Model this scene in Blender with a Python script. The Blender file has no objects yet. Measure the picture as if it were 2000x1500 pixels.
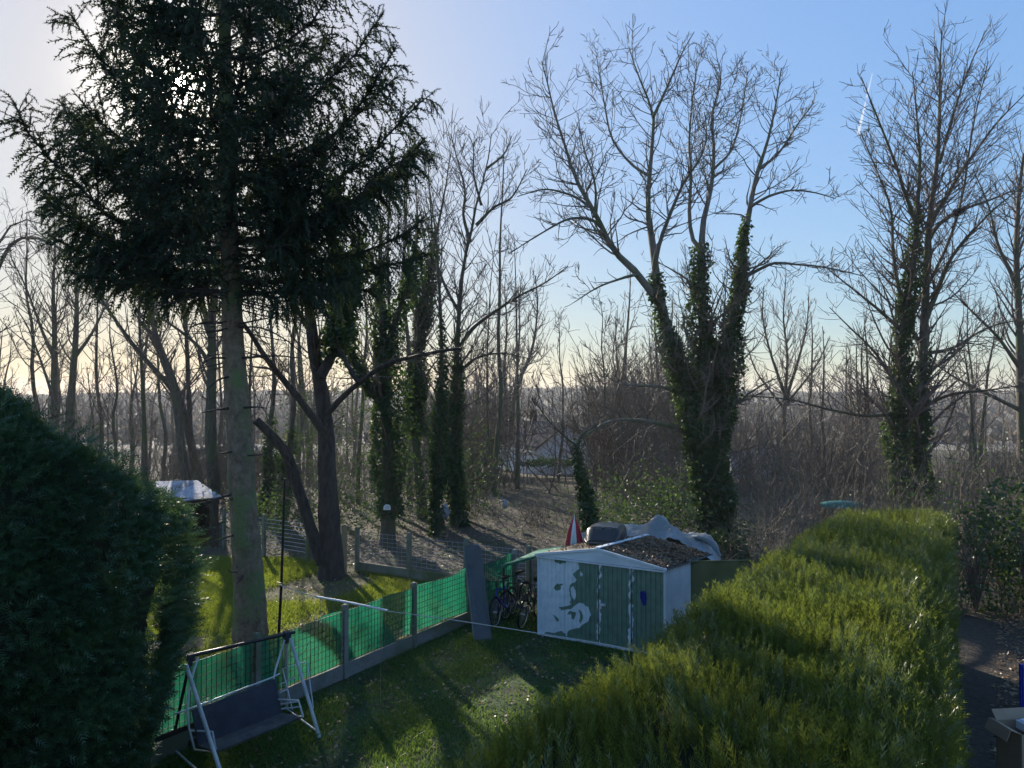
import bpy, math, random
import numpy as np
from mathutils import Vector
rng = np.random.default_rng(11)
random.seed(5)
sc = bpy.context.scene
COL = sc.collection

# ------------------------------------------------------------------ camera
F = 1444.4; CX, CY = 1000.0, 750.0; CAMZ = 5.3; PITCH = math.radians(1.19)
cd = bpy.data.cameras.new('camera'); cam = bpy.data.objects.new('camera', cd); COL.objects.link(cam)
cam.location = (0, 0, CAMZ); cam.rotation_euler = (math.radians(90) + PITCH, 0, 0)
cd.lens = 26.0; cd.sensor_width = 36.0; cd.clip_start = 0.1; cd.clip_end = 12000
sc.camera = cam

def ray(px, py):
    x = (px - CX) / F; y = (CY - py) / F
    return np.array([x, math.cos(PITCH) - y * math.sin(PITCH), math.sin(PITCH) + y * math.cos(PITCH)])
def W(px, py, D):
    d = ray(px, py); d = d * (D / d[1]); d[2] += CAMZ
    return d
def G(px, py, z=0.0):
    d = ray(px, py); d = d * ((z - CAMZ) / d[2]); d[2] += CAMZ
    return d

# ------------------------------------------------------------------ light
SUN = ray(352, 163); SUN = SUN / np.linalg.norm(SUN)
elev = math.asin(SUN[2]); azim = math.atan2(SUN[0], SUN[1])
world = bpy.data.worlds.new('World'); sc.world = world; world.use_nodes = True
nt = world.node_tree; nt.nodes.clear()
def N(t, typ, **kw):
    n = t.nodes.new(typ)
    for k, v in kw.items(): setattr(n, k, v)
    return n
wo = N(nt, 'ShaderNodeOutputWorld'); bg = N(nt, 'ShaderNodeBackground')
sky = N(nt, 'ShaderNodeTexSky', sky_type='NISHITA'); sky.sun_disc = False
sky.sun_elevation = elev; sky.sun_rotation = azim
sky.air_density = 1.0; sky.dust_density = 0.75; sky.ozone_density = 3.0; sky.altitude = 50
SKY_STR = 0.15
# soft shoulder on the very bright sky next to the sun (the same for every ray)
sc1 = N(nt, 'ShaderNodeVectorMath', operation='SCALE'); sc1.inputs['Scale'].default_value = SKY_STR
nt.links.new(sky.outputs[0], sc1.inputs[0])
lum = N(nt, 'ShaderNodeVectorMath', operation='DOT_PRODUCT'); lum.inputs[1].default_value = (0.3, 0.5, 0.2)
nt.links.new(sc1.outputs[0], lum.inputs[0])
den = N(nt, 'ShaderNodeMath', operation='MULTIPLY_ADD'); den.inputs[1].default_value = 3.6; den.inputs[2].default_value = 1.0
nt.links.new(lum.outputs['Value'], den.inputs[0])
inv = N(nt, 'ShaderNodeMath', operation='DIVIDE'); inv.inputs[0].default_value = 1.0; nt.links.new(den.outputs[0], inv.inputs[1])
hs = N(nt, 'ShaderNodeHueSaturation'); hs.inputs['Saturation'].default_value = 1.1; nt.links.new(sc1.outputs[0], hs.inputs['Color'])
dv = N(nt, 'ShaderNodeVectorMath', operation='SCALE')
nt.links.new(hs.outputs[0], dv.inputs[0]); nt.links.new(inv.outputs[0], dv.inputs['Scale'])
# the sun itself, seen as a small bright disc with its aureole
tc = N(nt, 'ShaderNodeTexCoord')
dt = N(nt, 'ShaderNodeVectorMath', operation='DOT_PRODUCT')
nt.links.new(tc.outputs['Generated'], dt.inputs[0]); dt.inputs[1].default_value = tuple(SUN)
def m(op, a, b=None, c=None):
    n = N(nt, 'ShaderNodeMath', operation=op)
    for i, v in enumerate((a, b, c)):
        if v is None: continue
        if isinstance(v, (int, float)): n.inputs[i].default_value = v
        else: nt.links.new(v, n.inputs[i])
    return n.outputs[0]
d0 = m('MAXIMUM', dt.outputs['Value'], 0.0)
aur = m('ADD', m('MULTIPLY', m('POWER', d0, 500.0), 0.9), m('MULTIPLY', m('POWER', d0, 6000.0), 5.0))
disc = m('MULTIPLY', m('GREATER_THAN', d0, math.cos(math.radians(0.35))), 60.0)
tot = m('ADD', aur, disc)
cx = N(nt, 'ShaderNodeVectorMath', operation='SCALE'); cx.inputs[0].default_value = (1.0, 0.93, 0.80)
nt.links.new(tot, cx.inputs['Scale'])
sm = N(nt, 'ShaderNodeVectorMath', operation='ADD')
nt.links.new(dv.outputs[0], sm.inputs[0]); nt.links.new(cx.outputs[0], sm.inputs[1])
nt.links.new(sm.outputs[0], bg.inputs['Color']); bg.inputs['Strength'].default_value = 1.0
nt.links.new(bg.outputs[0], wo.inputs['Surface'])

sl = bpy.data.lights.new('sun', 'SUN'); so = bpy.data.objects.new('sun', sl); COL.objects.link(so)
sl.energy = 2.7; sl.angle = math.radians(0.5); sl.color = (1.0, 0.90, 0.76)
so.rotation_euler = Vector(SUN).to_track_quat('Z', 'Y').to_euler()
so.location = (0, 0, 40)

sc.view_settings.view_transform = 'Standard'; sc.view_settings.look = 'None'
sc.view_settings.exposure = 1.65; sc.view_settings.gamma = 1.0
sc.render.engine = 'CYCLES'
sc.cycles.max_bounces = 6; sc.cycles.transparent_max_bounces = 12
sc.cycles.use_denoising = True

# ------------------------------------------------------------------ materials
def new_mat(name):
    mt = bpy.data.materials.new(name); mt.use_nodes = True; mt.node_tree.nodes.clear()
    return mt, mt.node_tree
def surf(name, c1, c2=None, scale=6.0, rough=0.7, metal=0.0, bump=0.0, bscale=None, detail=6, c3=None, stretch=(1, 1, 1), spec=0.4, spots=None):
    mt, t = new_mat(name)
    o = N(t, 'ShaderNodeOutputMaterial'); p = N(t, 'ShaderNodeBsdfPrincipled')
    p.inputs['Roughness'].default_value = rough; p.inputs['Metallic'].default_value = metal
    p.inputs['Specular IOR Level'].default_value = spec
    t.links.new(p.outputs[0], o.inputs[0])
    tcn = N(t, 'ShaderNodeTexCoord'); mp = N(t, 'ShaderNodeMapping'); mp.inputs['Scale'].default_value = stretch
    t.links.new(tcn.outputs['Object'], mp.inputs[0])
    if c2 is None: c2 = tuple(x * 0.75 for x in c1)
    nz = N(t, 'ShaderNodeTexNoise'); nz.inputs['Scale'].default_value = scale; nz.inputs['Detail'].default_value = detail
    nz.inputs['Roughness'].default_value = 0.65
    t.links.new(mp.outputs[0], nz.inputs['Vector'])
    cr = N(t, 'ShaderNodeValToRGB'); e = cr.color_ramp.elements
    e[0].position = 0.35; e[1].position = 0.65; e[0].color = (*c1, 1); e[1].color = (*c2, 1)
    t.links.new(nz.outputs['Fac'], cr.inputs[0]); out = cr.outputs[0]
    if c3:
        n2 = N(t, 'ShaderNodeTexNoise'); n2.inputs['Scale'].default_value = scale * 0.23; n2.inputs['Detail'].default_value = 4
        t.links.new(mp.outputs[0], n2.inputs['Vector'])
        r2 = N(t, 'ShaderNodeValToRGB'); r2.color_ramp.elements[0].position = 0.47; r2.color_ramp.elements[1].position = 0.6
        t.links.new(n2.outputs['Fac'], r2.inputs[0])
        mx = N(t, 'ShaderNodeMix', data_type='RGBA'); t.links.new(r2.outputs[0], mx.inputs[0])
        t.links.new(out, mx.inputs[6]); mx.inputs[7].default_value = (*c3, 1); out = mx.outputs[2]
    t.links.new(out, p.inputs['Base Color'])
    if bump:
        nb = N(t, 'ShaderNodeTexNoise'); nb.inputs['Scale'].default_value = bscale or scale * 3; nb.inputs['Detail'].default_value = 6
        t.links.new(mp.outputs[0], nb.inputs['Vector'])
        b = N(t, 'ShaderNodeBump'); b.inputs['Strength'].default_value = bump; b.inputs['Distance'].default_value = 0.045
        t.links.new(nb.outputs['Fac'], b.inputs['Height']); t.links.new(b.outputs[0], p.inputs['Normal'])
    return mt
def leaf(name, c1, c2, tr, gloss=0.06, grough=0.35, tmix=0.35, scale=0.7):
    """foliage: diffuse + light let through + a little shine, colour per leaf and per clump"""
    mt, t = new_mat(name)
    o = N(t, 'ShaderNodeOutputMaterial')
    g = N(t, 'ShaderNodeNewGeometry'); tcn = N(t, 'ShaderNodeTexCoord')
    nz = N(t, 'ShaderNodeTexNoise'); nz.inputs['Scale'].default_value = scale; nz.inputs['Detail'].default_value = 3
    t.links.new(tcn.outputs['Object'], nz.inputs['Vector'])
    a = N(t, 'ShaderNodeMath', operation='MULTIPLY_ADD'); a.inputs[1].default_value = 0.55
    t.links.new(g.outputs['Random Per Island'], a.inputs[0])
    s = N(t, 'ShaderNodeMath', operation='MULTIPLY_ADD'); s.inputs[1].default_value = 2.2; s.inputs[2].default_value = -0.85
    t.links.new(nz.outputs['Fac'], s.inputs[0]); t.links.new(s.outputs[0], a.inputs[2]); a.use_clamp = True
    mx = N(t, 'ShaderNodeMix', data_type='RGBA'); mx.inputs[6].default_value = (*c1, 1); mx.inputs[7].default_value = (*c2, 1)
    t.links.new(a.outputs[0], mx.inputs[0])
    d = N(t, 'ShaderNodeBsdfDiffuse'); tl = N(t, 'ShaderNodeBsdfTranslucent')
    t.links.new(mx.outputs[2], d.inputs[0])
    mc = N(t, 'ShaderNodeMix', data_type='RGBA', blend_type='MULTIPLY'); mc.inputs[0].default_value = 0.0
    mt2 = N(t, 'ShaderNodeMix', data_type='RGBA'); mt2.inputs[0].default_value = 0.5
    t.links.new(mx.outputs[2], mt2.inputs[6]); mt2.inputs[7].default_value = (*tr, 1)
    t.links.new(mt2.outputs[2], tl.inputs[0])
    m1 = N(t, 'ShaderNodeMixShader'); m1.inputs[0].default_value = tmix
    t.links.new(d.outputs[0], m1.inputs[1]); t.links.new(tl.outputs[0], m1.inputs[2])
    gl = N(t, 'ShaderNodeBsdfGlossy'); gl.inputs['Roughness'].default_value = grough
    m2 = N(t, 'ShaderNodeMixShader'); m2.inputs[0].default_value = gloss
    t.links.new(m1.outputs[0], m2.inputs[1]); t.links.new(gl.outputs[0], m2.inputs[2])
    t.links.new(m2.outputs[0], o.inputs[0])
    return mt

M = {}
M['bark'] = surf('bark', (0.075, 0.06, 0.045), (0.14, 0.12, 0.09), 9, 0.9, bump=0.8, bscale=30, stretch=(1, 1, .3), c3=(0.09, 0.105, 0.05))
M['bark_spruce'] = surf('spruce_bark', (0.13, 0.095, 0.065), (0.27, 0.21, 0.15), 9, 0.9, bump=1.0, bscale=22, stretch=(1, 1, .7), c3=(0.15, 0.19, 0.08))
M['bark_dark'] = surf('dark_bark', (0.028, 0.024, 0.024), (0.075, 0.06, 0.05), 8, 0.85, bump=1.0, bscale=24, stretch=(1, 1, .35))
M['bark_grey'] = surf('grey_bark', (0.13, 0.12, 0.10), (0.22, 0.20, 0.17), 9, 0.9, bump=0.6, bscale=26, stretch=(1, 1, .3), c3=(0.12, 0.13, 0.07))
M['twig'] = surf('twig_bark', (0.10, 0.075, 0.06), (0.17, 0.125, 0.10), 3, 0.75)
M['twig_ash'] = surf('ash_twig_bark', (0.12, 0.10, 0.08), (0.20, 0.165, 0.13), 3, 0.75)
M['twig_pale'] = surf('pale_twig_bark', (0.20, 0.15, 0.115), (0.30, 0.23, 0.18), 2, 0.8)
M['thicket'] = surf('thicket_stems', (0.095, 0.074, 0.053), (0.22, 0.175, 0.125), 1.2, 0.75)
M['spruce'] = leaf('spruce_needles', (0.022, 0.040, 0.022), (0.045, 0.070, 0.032), (0.10, 0.13, 0.03), gloss=0.03, grough=0.5, tmix=0.2)
M['ivy'] = leaf('ivy_leaves', (0.020, 0.050, 0.020), (0.045, 0.092, 0.030), (0.18, 0.28, 0.03), gloss=0.04, grough=0.45, tmix=0.28)
M['hedge'] = leaf('hedge_sprays', (0.040, 0.080, 0.020), (0.125, 0.145, 0.026), (0.27, 0.33, 0.035), gloss=0.06, grough=0.4, tmix=0.40, scale=0.9)
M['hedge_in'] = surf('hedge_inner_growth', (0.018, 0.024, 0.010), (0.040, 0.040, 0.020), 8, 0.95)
M['conifer'] = leaf('conifer_sprays', (0.030, 0.075, 0.036), (0.075, 0.14, 0.058), (0.12, 0.20, 0.04), gloss=0.05, grough=0.4, tmix=0.22, scale=0.8)
M['grass'] = leaf('grass_blades', (0.045, 0.125, 0.026), (0.10, 0.19, 0.036), (0.30, 0.42, 0.05), gloss=0.03, tmix=0.42, scale=0.9)
M['moss'] = leaf('mossy_grass_blades', (0.09, 0.14, 0.022), (0.19, 0.22, 0.035), (0.55, 0.66, 0.06), gloss=0.02, tmix=0.42, scale=0.9)
M['litter'] = leaf('fallen_leaves', (0.14, 0.085, 0.045), (0.38, 0.27, 0.17), (0.30, 0.20, 0.10), gloss=0.05, tmix=0.2, scale=1.0)
M['soil'] = surf('leafy_soil', (0.060, 0.048, 0.034), (0.125, 0.10, 0.072), 5, 0.95, bump=1.0, bscale=18, detail=10, c3=(0.055, 0.065, 0.025))
M['lawn'] = surf('lawn_turf', (0.030, 0.065, 0.020), (0.060, 0.090, 0.028), 6, 0.95, bump=1.0, bscale=24, detail=10, c3=(0.032, 0.044, 0.018))
M['mosslawn'] = surf('mossy_turf', (0.065, 0.085, 0.022), (0.11, 0.095, 0.04), 4, 0.95, bump=1.0, bscale=20, detail=10, c3=(0.10, 0.075, 0.045))
M['path'] = surf('path_soil', (0.045, 0.036, 0.028), (0.085, 0.068, 0.050), 8, 0.95, bump=1.0, bscale=25, detail=10)
M['concrete'] = surf('weathered_concrete', (0.22, 0.215, 0.20), (0.32, 0.31, 0.28), 5, 0.9, bump=0.3, bscale=40, c3=(0.16, 0.18, 0.12))
M['concrete_green'] = surf('mossy_concrete', (0.16, 0.17, 0.13), (0.24, 0.24, 0.19), 5, 0.9, bump=0.3, bscale=40, c3=(0.11, 0.14, 0.06))
M['wood'] = surf('pale_timber', (0.36, 0.26, 0.14), (0.45, 0.34, 0.20), 6, 0.8, stretch=(1, 1, .1))
M['wire'] = surf('dark_wire', (0.02, 0.035, 0.03), (0.03, 0.045, 0.04), 4, 0.5, metal=0.4)
M['wire_pale'] = surf('galvanised_wire', (0.5, 0.5, 0.5), (0.6, 0.6, 0.6), 4, 0.4, metal=0.6)
M['white_metal'] = surf('white_painted_tube', (0.55, 0.58, 0.60), (0.70, 0.72, 0.74), 9, 0.35, c3=(0.48, 0.50, 0.50))
M['dark_metal'] = surf('dark_tube', (0.03, 0.03, 0.032), (0.055, 0.05, 0.05), 9, 0.3, metal=0.5)
M['navy'] = surf('dark_blue_canvas', (0.030, 0.036, 0.052), (0.050, 0.058, 0.076), 4, 0.8, bump=0.2)
M['seat'] = surf('worn_grey_seat', (0.055, 0.06, 0.06), (0.12, 0.12, 0.11), 6, 0.8)
M['greentip'] = surf('green_plastic_foot', (0.01, 0.22, 0.12), None, 6, 0.5)
M['blue'] = surf('blue_plastic', (0.02, 0.03, 0.30), (0.03, 0.04, 0.36), 6, 0.45)
M['shed_white'] = surf('shed_white_paint', (0.72, 0.78, 0.84), (0.80, 0.85, 0.90), 5, 0.5, c3=(0.64, 0.69, 0.74))
M['roofmetal'] = surf('dull_roof_sheet', (0.06, 0.075, 0.06), (0.10, 0.11, 0.09), 4, 0.6, c3=(0.05, 0.045, 0.035))
M['tarp'] = surf('grey_blue_tarp', (0.25, 0.30, 0.34), (0.38, 0.43, 0.46), 3, 0.45, bump=0.5, bscale=9, c3=(0.17, 0.19, 0.19))
M['blackplastic'] = surf('black_plastic_shell', (0.022, 0.022, 0.024), (0.034, 0.034, 0.034), 5, 0.32, bump=0.05)
M['greyplastic'] = surf('grey_plastic_rim', (0.16, 0.16, 0.16), None, 5, 0.4)
M['red'] = surf('red_cloth', (0.42, 0.015, 0.03), (0.50, 0.025, 0.04), 5, 0.7)
M['white'] = surf('white_cloth', (0.72, 0.72, 0.72), (0.80, 0.80, 0.80), 5, 0.6)
M['board'] = surf('grey_board', (0.075, 0.085, 0.095), (0.12, 0.13, 0.14), 3, 0.6, c3=(0.10, 0.11, 0.12))
M['greensheet'] = surf('green_roof_sheet', (0.01, 0.14, 0.09), (0.02, 0.19, 0.12), 4, 0.75, spec=.2)
M['rope'] = surf('pale_rope', (0.62, 0.62, 0.60), (0.5, 0.5, 0.46), 20, 0.8)
M['cord'] = surf('old_cord', (0.30, 0.29, 0.18), None, 20, 0.8)
M['card'] = surf('cardboard', (0.33, 0.245, 0.17), (0.38, 0.285, 0.20), 8, 0.85)
M['render'] = surf('white_render', (0.68, 0.74, 0.82), (0.76, 0.80, 0.86), 1, 0.85)
M['tile'] = surf('dark_roof_tiles', (0.07, 0.066, 0.066), (0.11, 0.105, 0.10), 3, 1.0, spec=0.0)
M['silverfelt'] = surf('pale_roofing_felt', (0.30, 0.30, 0.33), (0.52, 0.52, 0.56), 5, 0.8, bump=0.6, spec=.2, c3=(.22, .22, .24))
M['darkwood'] = surf('dark_timber', (0.04, 0.032, 0.025), (0.07, 0.055, 0.04), 5, 0.85, stretch=(1, 1, .2))
M['rubber'] = surf('tyre_rubber', (0.015, 0.015, 0.016), None, 9, 0.6)
M['khaki'] = surf('khaki_sheet', (0.14, 0.15, 0.06), (0.18, 0.185, 0.08), 2, 0.7)
M['glass'] = surf('window_glass', (0.03, 0.04, 0.05), None, 2, 0.1)
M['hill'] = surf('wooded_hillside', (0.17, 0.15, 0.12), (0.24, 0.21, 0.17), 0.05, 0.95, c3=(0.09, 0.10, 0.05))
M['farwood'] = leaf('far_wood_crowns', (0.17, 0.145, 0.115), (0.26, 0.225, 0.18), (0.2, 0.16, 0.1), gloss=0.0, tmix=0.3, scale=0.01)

def netting():
    mt, t = new_mat('green_shade_netting')
    o = N(t, 'ShaderNodeOutputMaterial')
    tcn = N(t, 'ShaderNodeTexCoord'); nz = N(t, 'ShaderNodeTexNoise'); nz.inputs['Scale'].default_value = 1.6; nz.inputs['Detail'].default_value = 5
    t.links.new(tcn.outputs['Object'], nz.inputs['Vector'])
    mx = N(t, 'ShaderNodeMix', data_type='RGBA'); mx.inputs[6].default_value = (0.008, 0.075, 0.052, 1); mx.inputs[7].default_value = (0.018, 0.13, 0.085, 1)
    t.links.new(nz.outputs['Fac'], mx.inputs[0])
    d = N(t, 'ShaderNodeBsdfDiffuse'); tl = N(t, 'ShaderNodeBsdfTranslucent'); tp = N(t, 'ShaderNodeBsdfTransparent')
    t.links.new(mx.outputs[2], d.inputs[0])
    tl.inputs[0].default_value = (0.018, 0.22, 0.125, 1)
    a = N(t, 'ShaderNodeMixShader'); a.inputs[0].default_value = 0.55
    t.links.new(d.outputs[0], a.inputs[1]); t.links.new(tl.outputs[0], a.inputs[2])
    b = N(t, 'ShaderNodeMixShader'); b.inputs[0].default_value = 0.16
    t.links.new(a.outputs[0], b.inputs[1]); t.links.new(tp.outputs[0], b.inputs[2])
    t.links.new(b.outputs[0], o.inputs[0])
    return mt
M['net'] = netting()

def painted_wall():
    """green enamel sheet with flaking white paint where the attribute 'paint' says so; blue daub likewise"""
    mt, t = new_mat('green_and_white_painted_sheet')
    o = N(t, 'ShaderNodeOutputMaterial'); p = N(t, 'ShaderNodeBsdfPrincipled'); p.inputs['Roughness'].default_value = 0.45
    t.links.new(p.outputs[0], o.inputs[0])
    at = N(t, 'ShaderNodeAttribute', attribute_name='paint')
    tcn = N(t, 'ShaderNodeTexCoord'); nz = N(t, 'ShaderNodeTexNoise'); nz.inputs['Scale'].default_value = 7; nz.inputs['Detail'].default_value = 8
    t.links.new(tcn.outputs['Object'], nz.inputs['Vector'])
    g = N(t, 'ShaderNodeValToRGB'); g.color_ramp.elements[0].color = (0.115, 0.195, 0.145, 1); g.color_ramp.elements[1].color = (0.165, 0.26, 0.195, 1)
    w = N(t, 'ShaderNodeValToRGB'); w.color_ramp.elements[0].color = (0.64, 0.71, 0.78, 1); w.color_ramp.elements[1].color = (0.80, 0.85, 0.90, 1)
    for r in (g, w):
        r.color_ramp.elements[0].position = 0.3; r.color_ramp.elements[1].position = 0.6
        t.links.new(nz.outputs['Fac'], r.inputs[0])
    s = N(t, 'ShaderNodeSeparateColor'); t.links.new(at.outputs['Color'], s.inputs[0])
    r = N(t, 'ShaderNodeValToRGB'); r.color_ramp.elements[0].position = 0.42; r.color_ramp.elements[1].position = 0.58
    t.links.new(s.outputs[0], r.inputs[0])
    mx = N(t, 'ShaderNodeMix', data_type='RGBA'); t.links.new(r.outputs[0], mx.inputs[0])
    t.links.new(g.outputs[0], mx.inputs[6]); t.links.new(w.outputs[0], mx.inputs[7])
    m2 = N(t, 'ShaderNodeMix', data_type='RGBA'); t.links.new(s.outputs[2], m2.inputs[0])
    t.links.new(mx.outputs[2], m2.inputs[6]); m2.inputs[7].default_value = (0.01, 0.012, 0.22, 1)
    t.links.new(m2.outputs[2], p.inputs['Base Color'])
    return mt
M['paintwall'] = painted_wall()

# ------------------------------------------------------------------ mesh helpers
def nrm(a):
    return a / np.maximum(np.linalg.norm(a, axis=-1, keepdims=True), 1e-9)
class MB:
    """collects (vertices, faces) blocks with a material slot and links them as one mesh object"""
    def __init__(s): s.V = []; s.L = []; s.T = []; s.I = []; s.n = 0
    def add(s, V, Fc, mi=0):
        V = np.asarray(V, dtype=np.float32).reshape(-1, 3)
        if isinstance(Fc, np.ndarray):
            if len(Fc) == 0: return s
            s.L.append((Fc + s.n).ravel()); s.T.append(np.full(len(Fc), Fc.shape[1])); s.I.append(np.full(len(Fc), mi))
        else:
            for f in Fc:
                s.L.append(np.array(f) + s.n); s.T.append(np.array([len(f)])); s.I.append(np.array([mi]))
        s.V.append(V); s.n += len(V)
        return s
    def mesh(s, name, mats, smooth=False):
        me = bpy.data.meshes.new(name)
        V = np.concatenate(s.V); L = np.concatenate(s.L).astype(np.int32); T = np.concatenate(s.T).astype(np.int32); I = np.concatenate(s.I).astype(np.int32)
        me.vertices.add(len(V)); me.vertices.foreach_set('co', V.ravel())
        me.loops.add(len(L)); me.loops.foreach_set('vertex_index', L)
        me.polygons.add(len(T))
        st = np.zeros(len(T), np.int32); st[1:] = np.cumsum(T)[:-1]
        me.polygons.foreach_set('loop_start', st); me.polygons.foreach_set('loop_total', T)
        me.polygons.foreach_set('material_index', I)
        me.polygons.foreach_set('use_smooth', np.full(len(T), smooth))
        for x in (mats if isinstance(mats, (list, tuple)) else [mats]): me.materials.append(x)
        me.update(calc_edges=True); me.validate()
        return me
    def build(s, name, mats, parent=None, smooth=False, kind=None):
        o = bpy.data.objects.new(name, s.mesh(name, mats, smooth)); COL.objects.link(o)
        if parent is not None: put(o, parent)
        if kind: o['kind'] = kind
        return o
def put(o, parent):
    """parent o, whose mesh is in world coordinates, to an empty"""
    o.parent = parent
    o.matrix_parent_inverse = parent.matrix_basis.inverted()
def thing(name, label, cat, loc=(0, 0, 0), group=None, rz=0.0):
    o = bpy.data.objects.new(name, None); COL.objects.link(o); o.empty_display_size = 0.3
    o.location = tuple(float(v) for v in loc); o.rotation_euler = (0, 0, rz)
    o['label'] = label; o['category'] = cat
    if group: o['group'] = group
    bpy.context.view_layer.update() if False else None
    o.matrix_basis = o.matrix_basis
    return o
def tag(o, label, cat, group=None, kind=None):
    o['label'] = label
    o['category'] = cat
    if group: o['group'] = group
    if kind: o['kind'] = kind
    return o
BOXF = np.array([[0, 3, 2, 1], [4, 5, 6, 7], [0, 1, 5, 4], [1, 2, 6, 5], [2, 3, 7, 6], [3, 0, 4, 7]])
def box(mb, c, s, ax=None, mi=0):
    """box centred at c, size s; ax = 3x3 rows of local axes"""
    c = np.asarray(c, float); s = np.asarray(s, float) / 2
    A = np.eye(3) if ax is None else np.asarray(ax, float)
    P = np.array([[x, y, z] for z in (-1, 1) for x, y in ((-1, -1), (1, -1), (1, 1), (-1, 1))]) * s
    mb.add(P @ A + c, BOXF, mi); return mb
def hexa(mb, p, mi=0):
    mb.add(np.array(p), BOXF, mi); return mb
def slab(mb, q, th, mi=0):
    """thick sheet from four corners"""
    q = np.array(q, float); n = nrm(np.cross(q[1] - q[0], q[3] - q[0])) * th
    return hexa(mb, list(q) + list(q + n), mi)
def zaxes(dx, dy=None):
    x = nrm(np.array([dx[0], dx[1], 0.0])); return np.array([x, [-x[1], x[0], 0], [0, 0, 1]])
def tubes(P, R, k=5):
    P = np.asarray(P, float); R = np.asarray(R, float)
    B, n, _ = P.shape
    T = np.empty_like(P); T[:, 1:-1] = P[:, 2:] - P[:, :-2]; T[:, 0] = P[:, 1] - P[:, 0]; T[:, -1] = P[:, -1] - P[:, -2]
    T = nrm(T)
    mean = nrm(P[:, -1] - P[:, 0] + 1e-6)
    ref = np.eye(3)[np.argmin(np.abs(mean), axis=1)][:, None, :]
    a = nrm(np.cross(T, ref)); b = np.cross(T, a)
    th = np.arange(k) * 2 * math.pi / k
    if k == 1:      # hair-fine twigs: one flat strip each
        an = rng.random(B) * math.pi
        e = a * np.cos(an)[:, None, None] + b * np.sin(an)[:, None, None]; w = (R * 1.25)[:, :, None]
        V = np.stack([P - e * w, P + e * w], 2)
        base = (np.arange(B) * n * 2)[:, None] + (np.arange(n - 1) * 2)[None]
        return V.reshape(-1, 3), np.stack([base, base + 1, base + 3, base + 2], -1).reshape(-1, 4)
    V = P[:, :, None, :] + R[:, :, None, None] * (a[:, :, None, :] * np.cos(th)[None, None, :, None] + b[:, :, None, :] * np.sin(th)[None, None, :, None])
    base = (np.arange(B) * n * k)[:, None, None] + (np.arange(n - 1) * k)[None, :, None]
    j = np.arange(k)[None, None, :]; j2 = (np.arange(k) + 1) % k; j2 = j2[None, None, :]
    Fq = np.stack([base + j, base + j2, base + k + j2, base + k + j], -1).reshape(-1, 4)
    return V.reshape(-1, 3), Fq
def tube(mb, pts, r, k=8, mi=0, caps=True):
    P = np.array(pts, float)[None]; R = (np.full(len(pts), r) if np.isscalar(r) else np.array(r))[None]
    V, Fq = tubes(P, R, k); mb.add(V, Fq, mi)
    if caps:
        n = len(pts)
        mb.add(V[:k], [list(range(k))[::-1]], mi); mb.add(V[-k:], [list(range(k))], mi)
    return mb
def resample(pts, n):
    p = np.array(pts, float)
    if len(p) == 2:
        t = np.linspace(0, 1, n)[:, None]; return p[0] * (1 - t) + p[1] * t
    q = np.vstack([2 * p[0] - p[1], p, 2 * p[-1] - p[-2]])
    d = np.r_[0, np.cumsum(np.linalg.norm(np.diff(p, axis=0), axis=1))]
    out = []
    for s in np.linspace(0, d[-1], n):
        i = min(np.searchsorted(d, s, side='right') - 1, len(p) - 2); u = (s - d[i]) / max(d[i + 1] - d[i], 1e-9)
        a, b, c, e = q[i], q[i + 1], q[i + 2], q[i + 3]
        out.append(0.5 * ((2 * b) + (c - a) * u + (2 * a - 5 * b + 4 * c - e) * u * u + (-a + 3 * b - 3 * c + e) * u ** 3))
    return np.array(out)
def fr(axis, roll):
    """frames with rows (x, y=axis, z)"""
    y = nrm(axis); r = np.where(np.abs(y[:, 2:3]) < 0.9, np.array([[0, 0, 1.0]]), np.array([[1.0, 0, 0]]))
    x = nrm(np.cross(y, r)); z = np.cross(x, y)
    c = np.cos(roll)[:, None]; s = np.sin(roll)[:, None]
    return np.stack([x * c + z * s, y, -x * s + z * c], 1)
def scatter(mb, pv, pf, pos, frames, sc_, mi=0):
    K = len(pos)
    if K == 0: return mb
    sc_ = np.asarray(sc_)
    if sc_.ndim == 1: sc_ = sc_[:, None]
    V = np.einsum('mi,kij->kmj', pv, frames) if sc_.shape[1] == 1 else np.einsum('kmi,kij->kmj', pv[None] * sc_[:, None, :], frames)
    if sc_.shape[1] == 1: V = V * sc_[:, :, None]
    V = V + pos[:, None, :]
    Fq = (pf[None] + (np.arange(K) * len(pv))[:, None, None]).reshape(-1, pf.shape[1])
    mb.add(V.reshape(-1, 3), Fq, mi); return mb
_K = np.random.default_rng(3).normal(size=(24, 3)); _PH = np.random.default_rng(4).random(24) * 6.28
def vnoise(p, s=1.0):
    """cheap smooth noise about -1..1"""
    q = p @ (_K.T * s) + _PH
    return np.sin(q).sum(1) / 4.9
def U(a, b, n=None): return rng.uniform(a, b, n)

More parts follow.
